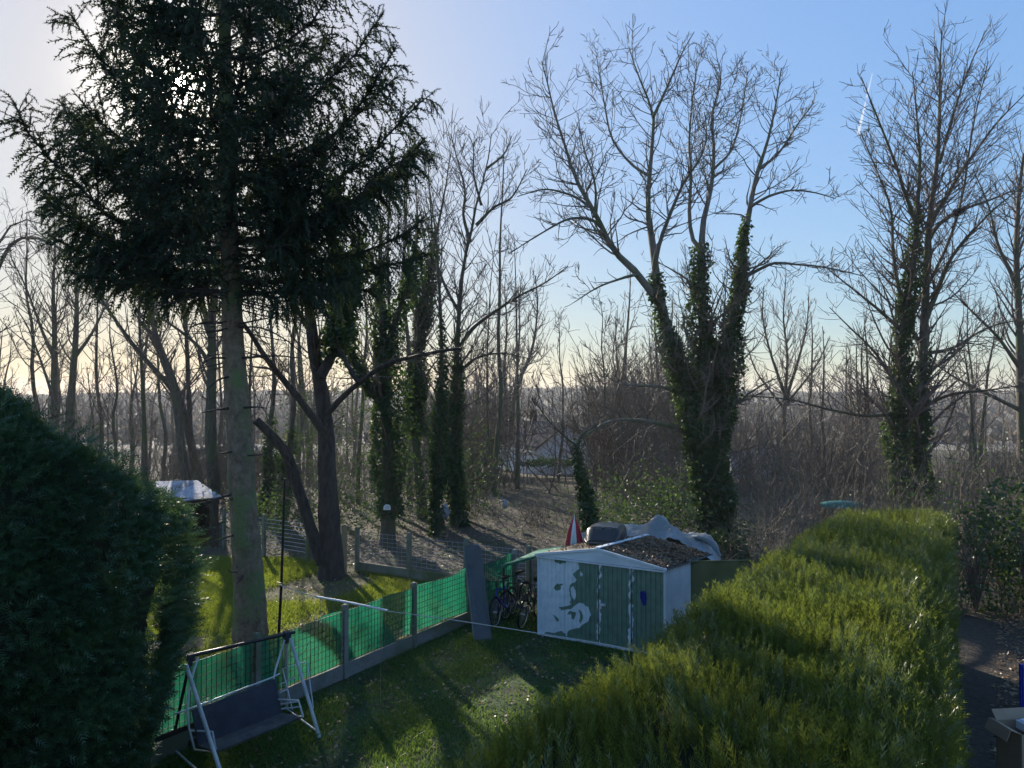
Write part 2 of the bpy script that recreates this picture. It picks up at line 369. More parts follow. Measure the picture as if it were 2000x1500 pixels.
# ------------------------------------------------------------------ ground
def gz(x, y):
    x = np.asarray(x, float); y = np.asarray(y, float)
    d = np.hypot(x, y)
    def ss(a, b, t): t = np.clip((t - a) / (b - a), 0, 1); return t * t * (3 - 2 * t)
    return -2.6 * ss(34, 95, d) + ss(170, 760, d) * (11.5 + 3.2 * np.sin(x * 0.006 + 1.3) + 1.4 * np.sin(x * 0.019)) - 0.0 * d
def polar_ground():
    rr = np.r_[0.01, np.geomspace(3, 900, 70), 1100, 1400]; na = 144
    th = np.linspace(0, 2 * math.pi, na, endpoint=False)
    X = rr[:, None] * np.sin(th); Y = rr[:, None] * np.cos(th)
    Z = gz(X, Y)
    Z[rr > 950] -= 6
    V = np.stack([X, Y, Z], -1).reshape(-1, 3)
    i = np.arange(len(rr) - 1)[:, None] * na; j = np.arange(na)[None]; j2 = (j + 1) % na
    Fq = np.stack([i + j, i + na + j, i + na + j2, i + j2], -1).reshape(-1, 4)[:, ::-1]
    far = (rr[:-1] > 130).repeat(na)
    mb = MB(); mb.add(V, Fq[~far], 0); mb.add(V, Fq[far], 1)
    o = mb.build('ground', [M['soil'], M['hill']], smooth=True, kind='structure'); o['label'] = 'leafy ground running to a low wooded hill'
polar_ground()
FD = np.array([0.53, 0.848]); FO = np.array([-2.1, 15.9])          # the screened fence line
def fence_pt(s): return FO + FD * s
def sheet(name, poly, z, mt, label=None):
    mb = MB(); mb.add([(x, y, z) for x, y in poly], [list(range(len(poly)))])
    o = mb.build(name, mt, kind='structure')
    return o
fa, fb = fence_pt(-14), fence_pt(4.9)
sheet('lawn', [tuple(fa), (-8, 0), (4.2, 0.5), (10.0, 14.0), (7.5, 19.5), (2.5, 21), tuple(fb)], 0.006, M['lawn'])
fa2, fb2 = fence_pt(-14) + np.array([-.02, .02]), fence_pt(4.7) + np.array([-.02, .02])
sheet('neighbour_lawn', [tuple(fa2), tuple(fb2), (-1.3, 20.8), (-5.2, 23.1), (-9.5, 25.5), (-17, 24), (-20, 14)], 0.006, M['mosslawn'])
sheet('path', [(1.5, 1.8), (9.3, 15.6), (11, 19), (18, 21), (24, 8), (9, .5)], 0.012, M['path'])

# flat blade / leaf prototypes
def blades(name, label, pts, h, w, mt, lean=0.5, cat='grass'):
    n = len(pts); a = U(0, 6.283, n); hh = h * U(.5, 1.35, n); ln = lean * hh * rng.normal(size=n)
    dx = np.stack([np.cos(a), np.sin(a), 0 * a], 1); pz = np.c_[pts, np.zeros(n) + 0.01] if pts.shape[1] == 2 else pts
    b = rng.random(n) * 6.283; ld = np.stack([np.cos(b), np.sin(b), 0 * b], 1)
    p0 = pz - dx * w / 2; p1 = pz + dx * w / 2; p2 = pz + ld * ln[:, None] + np.array([0, 0, 1]) * hh[:, None]
    V = np.stack([p0, p1, p2], 1).reshape(-1, 3)
    mb = MB(); mb.add(V, np.arange(3 * n).reshape(-1, 3))
    o = mb.build(name, mt, kind='stuff'); o['label'] = label; o['category'] = cat
    return o
def poly_pts(n, x0, x1, y0, y1, test, dens=None):
    P = np.c_[U(x0, x1, n), U(y0, y1, n)]
    k = test(P[:, 0], P[:, 1])
    P = P[k]
    if dens is not None: P = P[rng.random(len(P)) < dens(P)]
    return P
def side(x, y):  # >0 : lawn side of the fence
    return (x - FO[0]) * FD[1] - (y - FO[1]) * FD[0]
def hedge_side(x, y):  # distance to the right of the big hedge's left edge
    a = np.array([-.9, 3.9]); d = nrm(np.array([7.5, 11.1])); return (x - a[0]) * d[1] - (y - a[1]) * d[0]
P = poly_pts(260000, -7.5, 4.5, 7.5, 18.6, lambda x, y: (side(x, y) > 0.06) & (hedge_side(x, y) < 1.2),
             lambda p: np.clip(0.55 + 0.7 * vnoise(np.c_[p, 0 * p[:, 0]], 1.4), .10, 1))
blades('lawn_grass', 'short green lawn grass between the screened fence and the clipped hedge', P, 0.065, 0.018, M['grass'], 0.9)
P = poly_pts(230000, -11, 0, 10.5, 24.8, lambda x, y: (side(x, y) < -0.06) & (y < 23.6 - 0.56 * (x + 5.3)),
             lambda p: np.clip(0.45 + 1.5 * vnoise(np.c_[p, 0 * p[:, 0]], .7), 0.02, 1) * np.clip((p[:, 1] - 13.2) / 1.5 + .05, .04, 1))
blades('mossy_grass', 'tufty yellow green grass on the sunny ground under the spruce', P, 0.09, 0.024, M['moss'], 1.0)
KITE = np.array([[0, 0, 0], [.5, .45, .08], [0, 1, 0], [-.5, .45, .08]]); KF = np.array([[0, 1, 2, 3]])
def leaves_on(name, label, pts, size, mt, tilt=0.5):
    n = len(pts); mb = MB()
    ax = nrm(np.c_[rng.normal(size=(n, 2)), rng.normal(size=n) * tilt * .6])
    fm = fr(ax, math.pi / 2 * 0 + rng.normal(size=n) * tilt)
    scatter(mb, KITE, KF, pts, fm, np.c_[size * U(.5, .9, n), size * U(.7, 1.4, n), size * U(.6, 1.2, n)])
    o = mb.build(name, mt, kind='stuff'); o['label'] = label; o['category'] = 'leaves'
    return o
P = np.vstack([
    poly_pts(16000, -12, 0, 10.5, 22, lambda x, y: side(x, y) < -.1, lambda p: np.where(p[:, 1] < 14.5, 1.0, .35)),
    poly_pts(26000, -16, 22, 19, 44, lambda x, y: (y > 23.4 - 0.56 * (x + 5.3)) & (y > 21)),
    poly_pts(2600, -7, 4, 9, 18, lambda x, y: (side(x, y) > .1) & (hedge_side(x, y) < .5)),
    poly_pts(26000, 4.5, 17, 6.5, 22, lambda x, y: hedge_side(x, y) > 2.6)])
leaves_on('leaf_litter', 'brown fallen leaves strewn over the ground and the path', np.c_[P, gz(P[:, 0], P[:, 1]) + U(.012, .04, len(P))], 0.075, M['litter'])

# ------------------------------------------------------------------ trees
def grow(P, R, dens, t0, ang, lf, lmin, lmax, n, rr, up, wig, rmin, t1=1.0, flat=0.0, tp=1.0, tfall=1.0):
    B, Nn, _ = P.shape
    L = np.linalg.norm(np.diff(P, axis=1), axis=2).sum(1)
    cnt = rng.poisson(dens * L * (t1 - t0)); idx = np.repeat(np.arange(B), cnt); K = len(idx)
    if K == 0: return np.zeros((0, n, 3)), np.zeros((0, n))
    t = t0 + (t1 - t0) * rng.random(K) ** tp
    f = t * (Nn - 1); i = np.minimum(f.astype(int), Nn - 2); u = (f - i)[:, None]
    p = P[idx, i] * (1 - u) + P[idx, i + 1] * u; tan = nrm(P[idx, i + 1] - P[idx, i]); r = R[idx, i] * (1 - u[:, 0]) + R[idx, i + 1] * u[:, 0]
    v = rng.normal(size=(K, 3)); v[:, 2] *= (1 - flat); v -= (v * tan).sum(1, keepdims=True) * tan; v = nrm(v)
    a = (ang + 0.2 * rng.normal(size=K))[:, None]
    d = np.cos(a) * tan + np.sin(a) * v
    ln = np.clip(lf * L[idx] * (1.1 - tfall * t) * U(.55, 1.35, K), lmin, lmax)
    pts = np.empty((K, n, 3)); pts[:, 0] = p; st = (ln / (n - 1))[:, None]
    for q in range(1, n):
        d = nrm(d + np.array([0, 0, up]) + wig * rng.normal(size=(K, 3)))
        pts[:, q] = pts[:, q - 1] + d * st
    r0 = np.clip(r * rr, rmin, ln * 0.018 + rmin)
    RR = r0[:, None] + (rmin * .7 - r0)[:, None] * np.linspace(0, 1, n)[None]
    return pts, RR
def px_limb(D, pts, w0, w1, o0=0.0, o1=0.0, n=14):
    k = len(pts); P = [W(x, y, D + o0 + (o1 - o0) * i / (k - 1)) for i, (x, y) in enumerate(pts)]
    t = np.linspace(0, 1, n)
    w1 = min(w1, 1.6) if w1 < 3.2 else w1
    return resample(P, n), (w0 + (w1 - w0) * t ** 0.75) / 2 * D / F
def ivy_leaves(mb, P, R, t0, t1, cnt, thick, size, mi=0, foot=1.0):
    """leaves clothing one limb (P (n,3), R (n,)), thinning out towards t1 (which may lie past the limb's end)"""
    n = len(P); te = min(t1, 1.0); t = t0 + (te - t0) * rng.random(int(cnt * 1.7))
    fade = np.clip((t1 - t) / (t1 - t0) / .45, 0, 1)
    cnt = len(t); f = np.minimum(t, .9999) * (n - 1); i = np.minimum(f.astype(int), n - 2); u = (f - i)[:, None]
    p = P[i] * (1 - u) + P[i + 1] * u; r = R[i] * (1 - u[:, 0]) + R[i + 1] * u[:, 0]
    a = U(0, 6.283, cnt); dr = np.stack([np.cos(a), np.sin(a), 0 * a], 1)
    lump = 0.55 + 0.50 * vnoise(p + dr * .6, 1.3) + .22 * vnoise(p + dr * .5, 3.6)
    kp = rng.random(cnt) < np.clip(lump + .35, .12, 1) * (fade * .9 + .05) * .95
    p, r, dr, lump, fade = p[kp], r[kp], dr[kp], lump[kp], fade[kp]; cnt = len(p)
    th = thick * np.clip(lump, .12, 1.7) * (fade * .8 + .2) * (foot + (1 - foot) * np.clip(t[kp] / .5, 0, 1))
    pos = p + dr * (r + th * rng.random(cnt) ** .6)[:, None] + rng.normal(size=(cnt, 3)) * [.05, .05, .08]
    ax = nrm(dr * 0.5 + np.array([0, 0, -0.6]) + rng.normal(size=(cnt, 3)) * .55)
    s = size * U(.6, 1.3, cnt)
    scatter(mb, KITE, KF, pos, fr(ax, rng.normal(size=cnt) * .7), np.stack([s, s * 1.1, s], 1), mi)
def bare_tree(label, limbs, levels, ivy=(), cat='tree', name='bare_tree', barkm='bark', twigm='twig', group=None, rmin=0.009, bud=0, k0=9, ifoot=.7, isize=.11):
    """limbs: list of (P, R); levels: grow() argument tuples; ivy: (limb index, t0, t1, leaves, thickness)"""
    b = limbs[0][0][0]
    root = thing(name, label, cat, (b[0], b[1], gz(b[0], b[1])), group)
    n = max(len(p) for p, r in limbs)
    LP = np.array([resample(p, n) if len(p) != n else p for p, r in limbs]); LR = np.array([np.interp(np.linspace(0, 1, n), np.linspace(0, 1, len(r)), r) for p, r in limbs])
    tm = MB(); V, Fq = tubes(LP, LR, k0)
    V = V + 0.06 * np.repeat(LR.reshape(-1), k0)[:, None] * rng.normal(size=V.shape)
    tm.add(V, Fq)
    tr = tm.build('trunk', M[barkm], root, smooth=True)
    cb = MB(); P, R = LP, LR; first = True
    for lv in levels:
        lv = dict(lv); keep = lv.pop('both', False); P2, R2 = grow(P, R, rmin=rmin, **lv)
        if len(P2) == 0: break
        big = R2[:, 0] > max(.010, rmin * 1.22)
        if big.any(): V, Fq = tubes(P2[big], R2[big], 5 if R2.max() > .05 else 3); cb.add(V, Fq)
        if (~big).any(): V, Fq = tubes(P2[~big], R2[~big], 1); cb.add(V, Fq)
        if keep:
            m_ = max(P.shape[1], P2.shape[1])
            def rs(a, m__): 
                x = np.linspace(0, a.shape[1] - 1, m__); i = np.minimum(x.astype(int), a.shape[1] - 2); u = x - i
                return a[:, i] * (1 - (u[None, :, None] if a.ndim == 3 else u[None])) + a[:, i + 1] * (u[None, :, None] if a.ndim == 3 else u[None])
            P = np.concatenate([rs(P, m_), rs(P2, m_)]); R = np.concatenate([rs(R, m_), rs(R2, m_)])
        else: P, R = P2, R2
    if bud:
        q = P2[rng.random(len(P2)) < bud]; K = len(q)
        scatter(cb, KITE, KF, q[:, -1], fr(nrm(rng.normal(size=(K, 3)) + [0, 0, -.2]), U(0, 6, K)), U(.04, .11, K))
    if cb.n: cb.build('crown', M[twigm], root)
    if ivy:
        ib = MB()
        for (li, t0, t1, c, th) in ivy: ivy_leaves(ib, LP[li], LR[li], t0, t1, c, th, isize, foot=ifoot)
        iv = ib.build('ivy', M['ivy'], root); iv['label'] = 'dark glossy ivy clothing the trunk'; iv['kind'] = 'stuff'
    return root
def L_(**k): return k

# the big ivy clad ash behind the shed
D = 26
def z2(*pts): return [(950 + x * .4, y * .4) for x, y in pts]
ash = [
 px_limb(D, [(1388, 1068), (1376, 950), (1352, 850), (1335, 740), (1305, 650), (1286, 580)], 28, 19, 0, -.6),
 px_limb(D, [(1402, 1068), (1388, 900), (1380, 760), (1374, 660), (1370, 560), (1370, 480)], 30, 16, 0, .6),
 px_limb(D, [(1412, 1068), (1402, 900), (1408, 760), (1426, 650), (1442, 580), (1450, 500)], 28, 17, 0, .2),
 px_limb(D, [(1286, 590), (1240, 530), (1198, 488), (1166, 424), (1126, 352), (1102, 280), (1084, 224), (1070, 165), (1058, 120)], 17, 2.2, -.6, -1.8),
 px_limb(D, [(1284, 590), (1278, 500), (1266, 420), (1268, 352), (1274, 280), (1276, 224), (1258, 176), (1240, 130), (1228, 90)], 18, 2.2, -.6, .8),
 px_limb(D, [(1276, 228), (1294, 190), (1312, 150), (1334, 100), (1356, 62)], 7, 2, .2, -.2, 10),
 px_limb(D, [(1278, 525), (1284, 490), (1302, 436), (1334, 360), (1366, 312), (1380, 270), (1376, 220)], 11, 3, -.6, -2.2, 12),
 px_limb(D, [(1370, 490), (1374, 432), (1390, 360), (1394, 280), (1390, 224), (1408, 160), (1400, 112)], 14, 2.2, .6, 1.5),
 px_limb(D, [(1370, 490), (1354, 470), (1346, 420), (1350, 340), (1346, 280), (1352, 200), (1362, 120)], 11, 2.2, .6, 2.8),
 px_limb(D, [(1450, 500), (1462, 420), (1478, 340), (1498, 280), (1516, 200), (1526, 132)], 15, 2.2, .2, .8),
 px_limb(D, [(1482, 330), (1520, 300), (1560, 240), (1590, 200)], 7, 2, .5, 1.4, 10),
 px_limb(D, [(1466, 404), (1500, 384), (1545, 372), (1590, 376), (1632, 388)], 7, 2, .2, -1.2, 10),
 px_limb(D, [(1446, 546), (1480, 528), (1510, 514), (1550, 516), (1610, 522), (1690, 540)], 8, 2.5, .2, -1.5, 12),
 px_limb(D, [(1172, 440), (1150, 428), (1110, 428), (1050, 460), (994, 496)], 7, 2, -1.0, -2.0, 10),
 px_limb(D, [(1150, 404), (1130, 388), (1100, 376), (1060, 370), (1010, 384)], 6.5, 2, -1.2, -.2, 10),
 px_limb(D, [(1160, 424), (1164, 385), (1158, 340), (1140, 290), (1128, 220)], 6, 2, -1.2, -.4, 10),
 px_limb(D, [(1244, 536), (1220, 542), (1170, 560), (1122, 590)], 7, 2, -.8, -2, 10),
 px_limb(D, [(1330, 768), (1290, 755), (1230, 752), (1190, 738), (1160, 700)], 8, 2.5, 0, -2, 10),
 px_limb(D, [(1330, 838), (1260, 822), (1190, 824), (1125, 862)], 9, 4, 0, -1.5, 12),
 px_limb(D, [(1270, 345), (1245, 330), (1225, 312), (1195, 270), (1180, 200), (1165, 110)], 7, 2, 0, 1.6, 12),
 px_limb(D, [(1394, 330), (1430, 290), (1450, 210), (1460, 140)], 6, 2, .9, 2.6, 10),
]
bare_tree('tall bare ash behind the shed, its three stems thickly wrapped in dark ivy', ash,
 [L_(dens=2.8, t0=.22, ang=.95, lf=.42, lmin=.9, lmax=3.0, n=10, rr=.34, up=.07, wig=.15, both=True, tfall=.78, tp=.85),
  L_(dens=3.0, t0=.18, ang=.90, lf=.55, lmin=.5, lmax=1.7, n=7, rr=.42, up=.09, wig=.18, both=True),
  L_(dens=3.4, t0=.2, ang=.85, lf=.5, lmin=.2, lmax=.65, n=4, rr=.7, up=.14, wig=.2)],
 ivy=[(0, 0, 1.2, 7000, .42), (1, 0, 1.15, 8500, .55), (2, 0, 1.3, 8500, .45), (4, 0, .12, 500, .16), (9, 0, .2, 700, .16)],
 barkm='bark_grey', twigm='twig_ash', rmin=.0085, ifoot=.4, name='ash_tree')

# twin trunked tree on the right
D = 29
tw = [
 px_limb(D, [(1766, 1050), (1757, 900), (1758, 800), (1765, 640), (1772, 580), (1785, 500), (1790, 420), (1797, 320), (1790, 220), (1782, 140)], 30, 3, 0, -.6, 18),
 px_limb(D, [(1796, 1050), (1796, 900), (1797, 800), (1805, 640), (1813, 453), (1830, 320), (1835, 213), (1836, 130), (1840, 52)], 32, 2, 0, .4, 18),
 px_limb(D, [(1811, 468), (1820, 430), (1845, 390), (1877, 335), (1910, 290), (1947, 240), (2005, 180)], 12, 2.2, .2, 1.0),
 px_limb(D, [(1803, 635), (1830, 570), (1856, 507), (1899, 453), (1940, 410), (1990, 370)], 13, 3, .1, -1.2),
 px_limb(D, [(1814, 468), (1836, 436), (1880, 410), (1940, 388), (2010, 360)], 10, 3, .4, 2.0),
 px_limb(D, [(1787, 430), (1765, 370), (1749, 320), (1707, 213), (1682, 150)], 9, 2, -.4, -1.8),
 px_limb(D, [(1762, 600), (1745, 500), (1740, 410), (1715, 340), (1682, 260)], 9, 2, -.2, .5),
 px_limb(D, [(1800, 680), (1780, 640), (1790, 600), (1810, 560), (1850, 480), (1880, 380), (1900, 250), (1930, 120)], 10, 2, .2, 1.6),
 px_limb(D, [(1755, 640), (1710, 600), (1660, 560), (1610, 520)], 8, 2, -.2, -1.5),
 px_limb(D, [(1755, 760), (1710, 690), (1660, 640), (1620, 600)], 8, 2, -.2, .8),
 px_limb(D, [(1750, 808), (1690, 812), (1620, 800), (1540, 780), (1440, 772)], 8, 2, -.2, -1.6),
 px_limb(D, [(1808, 690), (1860, 680), (1930, 640), (2010, 620)], 9, 2, .2, 1.6),
 px_limb(D, [(1812, 790), (1860, 770), (1930, 762), (2010, 750)], 8, 3, .2, -1.6),
 px_limb(D, [(1835, 320), (1860, 230), (1890, 140), (1925, 60)], 6, 2, .4, -.8),
]
bare_tree('tall bare twin-trunked tree beyond the far end of the clipped hedge, left trunk ivy covered', tw,
 [L_(dens=2.7, t0=.12, ang=.80, lf=.40, lmin=.9, lmax=3.8, n=10, rr=.32, up=.06, wig=.08, t1=.98, both=True, tfall=.85, tp=.9),
  L_(dens=2.6, t0=.15, ang=.75, lf=.45, lmin=.6, lmax=2.0, n=7, rr=.42, up=.06, wig=.12, both=True),
  L_(dens=1.7, t0=.15, ang=.7, lf=.45, lmin=.25, lmax=.85, n=4, rr=.7, up=.08, wig=.15)],
 ivy=[(0, 0, .72, 9000, .46), (1, 0, .38, 5000, .34)], barkm='bark', twigm='twig', rmin=.0085, name='twin_trunked_tree')

def auto_tree(px, D, base_y, top_y, w0, label, lean=0.0, spread=.45, stems=1, ivy=None, group=None, dens=1.0, twigm='twig', barkm='bark', rmin=.009, name='bare_tree', up=.12, t0=.3, wob=.3, lmax=5, ang=.80):
    b = W(px, base_y, D); b[2] = gz(b[0], b[1]) - .1; top = W(px, top_y, D)[2]; H = top - b[2]
    limbs = []
    for s in range(stems):
        k = 8; t = np.linspace(0, 1, k)[:, None]
        ln = lean + (0 if stems == 1 else (s - (stems - 1) / 2) * .16)
        P = b + np.c_[ln * H * t ** 1.2, .08 * H * t * rng.normal(), H * (1 - .06 * s) * t]
        P[1:, :2] += np.cumsum(rng.normal(size=(k - 1, 2)) * wob, axis=0) * .5
        P[0, 0] += (s - (stems - 1) / 2) * w0 * .8 * D / F
        r0 = w0 / 2 * D / F
        limbs.append((resample(P, 14), r0 * (1 - np.linspace(0, 1, 14) * .88) * (1 if s == 0 else .8)))
    lv = [L_(dens=2.6 * dens * 12 / H, t0=t0, ang=ang, lf=spread, lmin=.8, lmax=lmax, n=9, rr=.36, up=up * .6, wig=.12),
          L_(dens=2.2 * dens, t0=.12, ang=.75, lf=.45, lmin=.6, lmax=2.4, n=6, rr=.42, up=.10, wig=.12, both=True),
          L_(dens=1.7 * dens, t0=.12, ang=.65, lf=.45, lmin=.3, lmax=1.1, n=4, rr=.7, up=.1, wig=.15)]
    iv = [] if not ivy else [(s, 0, ivy[0], ivy[1], ivy[2]) for s in range(stems)]
    return bare_tree(label, limbs, lv, ivy=iv, group=group, twigm=twigm, barkm=barkm, rmin=rmin, name=name)

# forked tree just behind the fence
D = 22
fk = [
 px_limb(D, [(648, 1142), (645, 1060), (640, 950), (636, 860), (630, 780), (616, 700), (604, 600), (598, 480), (592, 380)], 52, 10, 0, .4, 18),
 px_limb(D, [(630, 1100), (600, 1010), (575, 930), (556, 880), (530, 850), (500, 820)], 26, 16, -.2, -.8, 12),
 px_limb(D, [(625, 735), (650, 690), (668, 620), (660, 540), (650, 440), (655, 340)], 22, 6, 0, .9),
 px_limb(D, [(640, 808), (670, 775), (705, 745), (760, 710), (840, 690), (900, 680)], 13, 5, 0, -1),
 px_limb(D, [(632, 845), (600, 800), (560, 750), (520, 700), (485, 645), (455, 610)], 17, 7, -.1, -1.6),
 px_limb(D, [(612, 660), (580, 600), (560, 540), (530, 460)], 10, 4, .1, 1.5, 10),
 px_limb(D, [(700, 748), (672, 700), (650, 640), (690, 560), (700, 460)], 9, 4, -.5, .5, 10),
]
bare_tree('dark forked tree inside the fence with one thick limb sawn off short', fk,
 [L_(dens=2.2, t0=.45, ang=.8, lf=.32, lmin=.6, lmax=2.6, n=7, rr=.45, up=.06, wig=.14, both=True),
  L_(dens=2.4, t0=.3, ang=.8, lf=.45, lmin=.3, lmax=1.1, n=5, rr=.6, up=.05, wig=.18, both=True),
  L_(dens=2.0, t0=.3, ang=.8, lf=.45, lmin=.2, lmax=.6, n=4, rr=.7, up=.05, wig=.18)],
 ivy=[(2, .1, 1.2, 3500, .6), (6, .3, 1.2, 2500, .6)], barkm='bark_dark', rmin=.008, name='forked_tree', k0=12)

# ivy clad row behind the rear fence
def px_tree(label, D, specs, ivy, dens=1.0, up=.10, **k):
    limbs = [px_limb(D, *s) for s in specs]
    return bare_tree(label, limbs, [L_(dens=2.6 * dens, t0=.30, ang=.80, lf=.38, tfall=.8, tp=.85, lmin=.9, lmax=3.4, n=9, rr=.34, up=up, wig=.10, both=True),
        L_(dens=2.6 * dens, t0=.2, ang=.8, lf=.48, lmin=.5, lmax=1.6, n=6, rr=.55, up=up, wig=.13, both=True),
        L_(dens=1.3 * dens, t0=.3, ang=.65, lf=.42, lmin=.25, lmax=.8, n=4, rr=.7, up=up, wig=.16)], ivy=ivy, **k)
px_tree('ivy clad trunk carrying the small white sign, behind the rear fence', 27,
 [([(757, 1072), (760, 960), (757, 860), (752, 760), (748, 660), (742, 540), (745, 440)], 34, 7, 0, 0),
  ([(752, 800), (715, 745), (685, 690), (668, 620), (660, 520)], 16, 5, 0, -1),
  ([(750, 700), (775, 620), (800, 540), (815, 440), (810, 330)], 14, 3, 0, 1)],
 [(0, .10, .85, 6500, .62), (1, .1, .9, 2500, .6), (2, 0, .7, 2500, .5)], dens=.7, name='ivy_clad_tree')
px_tree('leaning trunk right of the signed tree, bushy with ivy from mid height up', 33,
 [([(830, 1068), (822, 960), (812, 860), (815, 760), (820, 660), (835, 560), (850, 470), (868, 380), (880, 300)], 26, 3, 0, 0),
  ([(822, 640), (808, 560), (795, 470), (790, 380), (800, 290)], 10, 2.5, 0, 1.2)],
 [(0, .28, .80, 8500, .62), (1, 0, .4, 1200, .35)], dens=.8, name='ivy_clad_tree')
px_tree('slender straight ivy trunk just left of the tallest slim tree', 29,
 [([(856, 1062), (852, 960), (856, 860), (862, 760), (862, 660), (858, 560), (850, 450), (835, 340)], 18, 2.5, 0, 0)],
 [(0, 0, .62, 4500, .38)], dens=.8, name='ivy_clad_tree')
px_tree('tall slim tree with ivy low down, forking high left of the ash', 31,
 [([(898, 1072), (888, 960), (886, 860), (890, 760), (893, 680), (897, 600), (905, 520), (920, 455), (930, 400), (950, 330), (960, 262)], 22, 2.5, 0, 0, 18),
  ([(896, 680), (925, 640), (965, 610), (1010, 580), (1060, 555), (1110, 520)], 10, 2.5, 0, -1.5),
  ([(918, 470), (905, 420), (908, 370), (890, 300), (880, 262)], 8, 2, 0, .8),
  ([(930, 440), (965, 405), (1000, 385), (1030, 330)], 8, 2, 0, -.8),
  ([(940, 400), (925, 340), (925, 290), (915, 262)], 6, 2, 0, 1), ([(950, 330), (985, 300), (1000, 265)], 6, 2, 0, .5), ([(893, 730), (930, 700), (980, 690), (1030, 700)], 7, 2, 0, 1),
  ([(897, 610), (870, 560), (850, 500), (842, 420), (835, 300)], 7, 2, 0, 1.2)],
 [(0, 0, .52, 6500, .34)], dens=1.15, bud=.12, name='ivy_clad_tree')
px_tree('crooked ivy wound stump with whippy shoots behind the parasol', 22,
 [([(1158, 1040), (1150, 990), (1140, 945), (1130, 900), (1128, 870), (1140, 845), (1165, 830)], 13, 6, 0, 0),
  ([(1128, 872), (1100, 850), (1070, 820), (1050, 790)], 5, 2, 0, -.6)],
 [(0, 0, .8, 2600, .22)], dens=1.3, isize=.08, name='ivy_clad_stump')

# left group seen under the spruce
left = [
 (px_tree, 'smooth leaning trunk, leftmost of the clump right of the big conifer', 36, [([(392, 960), (372, 860), (345, 760), (318, 690), (300, 640), (290, 580), (278, 480)], 20, 5, 0, 0), ([(345, 770), (310, 730), (265, 680), (215, 610), (150, 520), (60, 440)], 12, 3, 0, -1.5)]),
 (px_tree, 'curved grey trunk behind the pale roofed hut, second of its clump', 35, [([(368, 955), (352, 860), (345, 790), (330, 730), (318, 700), (300, 640), (295, 540), (300, 420)], 20, 5, 0, 0)]),
 (px_tree, 'straight stout trunk with a broken side stub, close left of the spruce trunk', 34, [([(418, 965), (412, 860), (412, 760), (415, 690), (412, 640), (420, 560), (425, 450), (420, 330)], 27, 8, 0, 0), ([(412, 720), (390, 680), (350, 645), (300, 610), (260, 570)], 10, 3, 0, -1.5), ([(412, 650), (395, 590), (382, 520), (375, 420)], 13, 4, 0, 1)]),
 (px_tree, 'thin upright trunk at the middle of the clump behind the hut', 38, [([(385, 950), (372, 850), (366, 700), (360, 560), (365, 420)], 13, 4, 0, 0)]),
 (px_tree, 'dark thin trunk standing alone between the conifer and the clump', 38, [([(284, 945), (282, 850), (278, 740), (272, 620), (275, 520), (270, 400)], 12, 3, 0, 0)]),
]
for f_, lb, D, sp in left:
    f_(lb, D, sp, [], dens=.9, name='slim_tree')
px_tree('bare tree above the left conifer, left one of the close pair', 42, [([(108, 860), (106, 760), (106, 660), (104, 560), (108, 480), (104, 400)], 17, 3, 0, 0), ([(106, 700), (80, 640), (50, 560), (20, 500)], 8, 2, 0, 1)], [], dens=1.1, name='bare_tree', up=.14)
px_tree('bare tree above the left conifer, right one of the close pair', 42, [([(135, 860), (140, 760), (148, 660), (150, 560), (150, 480), (158, 390)], 19, 3, 0, 0), ([(145, 700), (180, 650), (210, 590), (240, 540)], 8, 2, 0, 1)], [], dens=1.1, name='bare_tree', up=.14)
px_tree('bare drooping tree at the left edge of the view with long arching twigs', 40, [([(-40, 860), (-30, 700), (-20, 560), (0, 470), (40, 430), (90, 440)], 18, 3, 0, 0), ([(-20, 560), (30, 470), (110, 480), (190, 560), (230, 640)], 9, 2, 0, 1), ([(110, 800), (85, 720), (55, 640), (30, 600)], 7, 2, 0, .5)], [], dens=1.2, name='bare_tree', up=-.02)
px_tree('broad bare tree running off the right edge beside a twig nest', 38, [([(2000, 900), (1995, 760), (1990, 620), (1985, 500), (1990, 380), (2000, 300)], 24, 5, 0, 0), ([(1992, 720), (1950, 660), (1900, 610), (1850, 560)], 9, 2, 0, -1), ([(1990, 800), (1930, 770), (1870, 740), (1810, 700)], 9, 2, 0, 1.5), ([(1988, 560), (1950, 480), (1930, 400), (1900, 330)], 9, 2, 0, 0)], [], dens=1.2, name='bare_tree')
px_tree('pale fan shaped bare tree in the gap between the ash and the twin-trunked tree', 58, [([(1535, 900), (1532, 800), (1538, 700), (1530, 620), (1535, 545)], 11, 2, 0, 0), ([(1535, 780), (1560, 700), (1575, 640), (1580, 580)], 8, 2, 0, 2), ([(1533, 770), (1505, 690), (1490, 620), (1492, 560)], 7, 2, 0, -2), ([(1535, 790), (1590, 720), (1620, 660)], 6, 2, 0, 1), ([(1533, 800), (1480, 730), (1460, 680)], 6, 2, 0, 1)], [], dens=.75, twigm='twig_pale', name='bare_tree', rmin=.016, up=.16)
px_tree('forked bare tree rising behind the white gabled house', 62, [([(985, 860), (988, 790), (985, 720), (990, 640), (985, 560)], 12, 3, 0, 0), ([(1000, 860), (1002, 790), (1020, 730), (1040, 680), (1050, 600), (1045, 540)], 12, 3, 0, 1), ([(1002, 800), (1012, 700), (1015, 620), (1012, 560)], 8, 3, 0, 1)], [], dens=.75, twigm='twig', name='bare_tree', rmin=.016, up=.16)

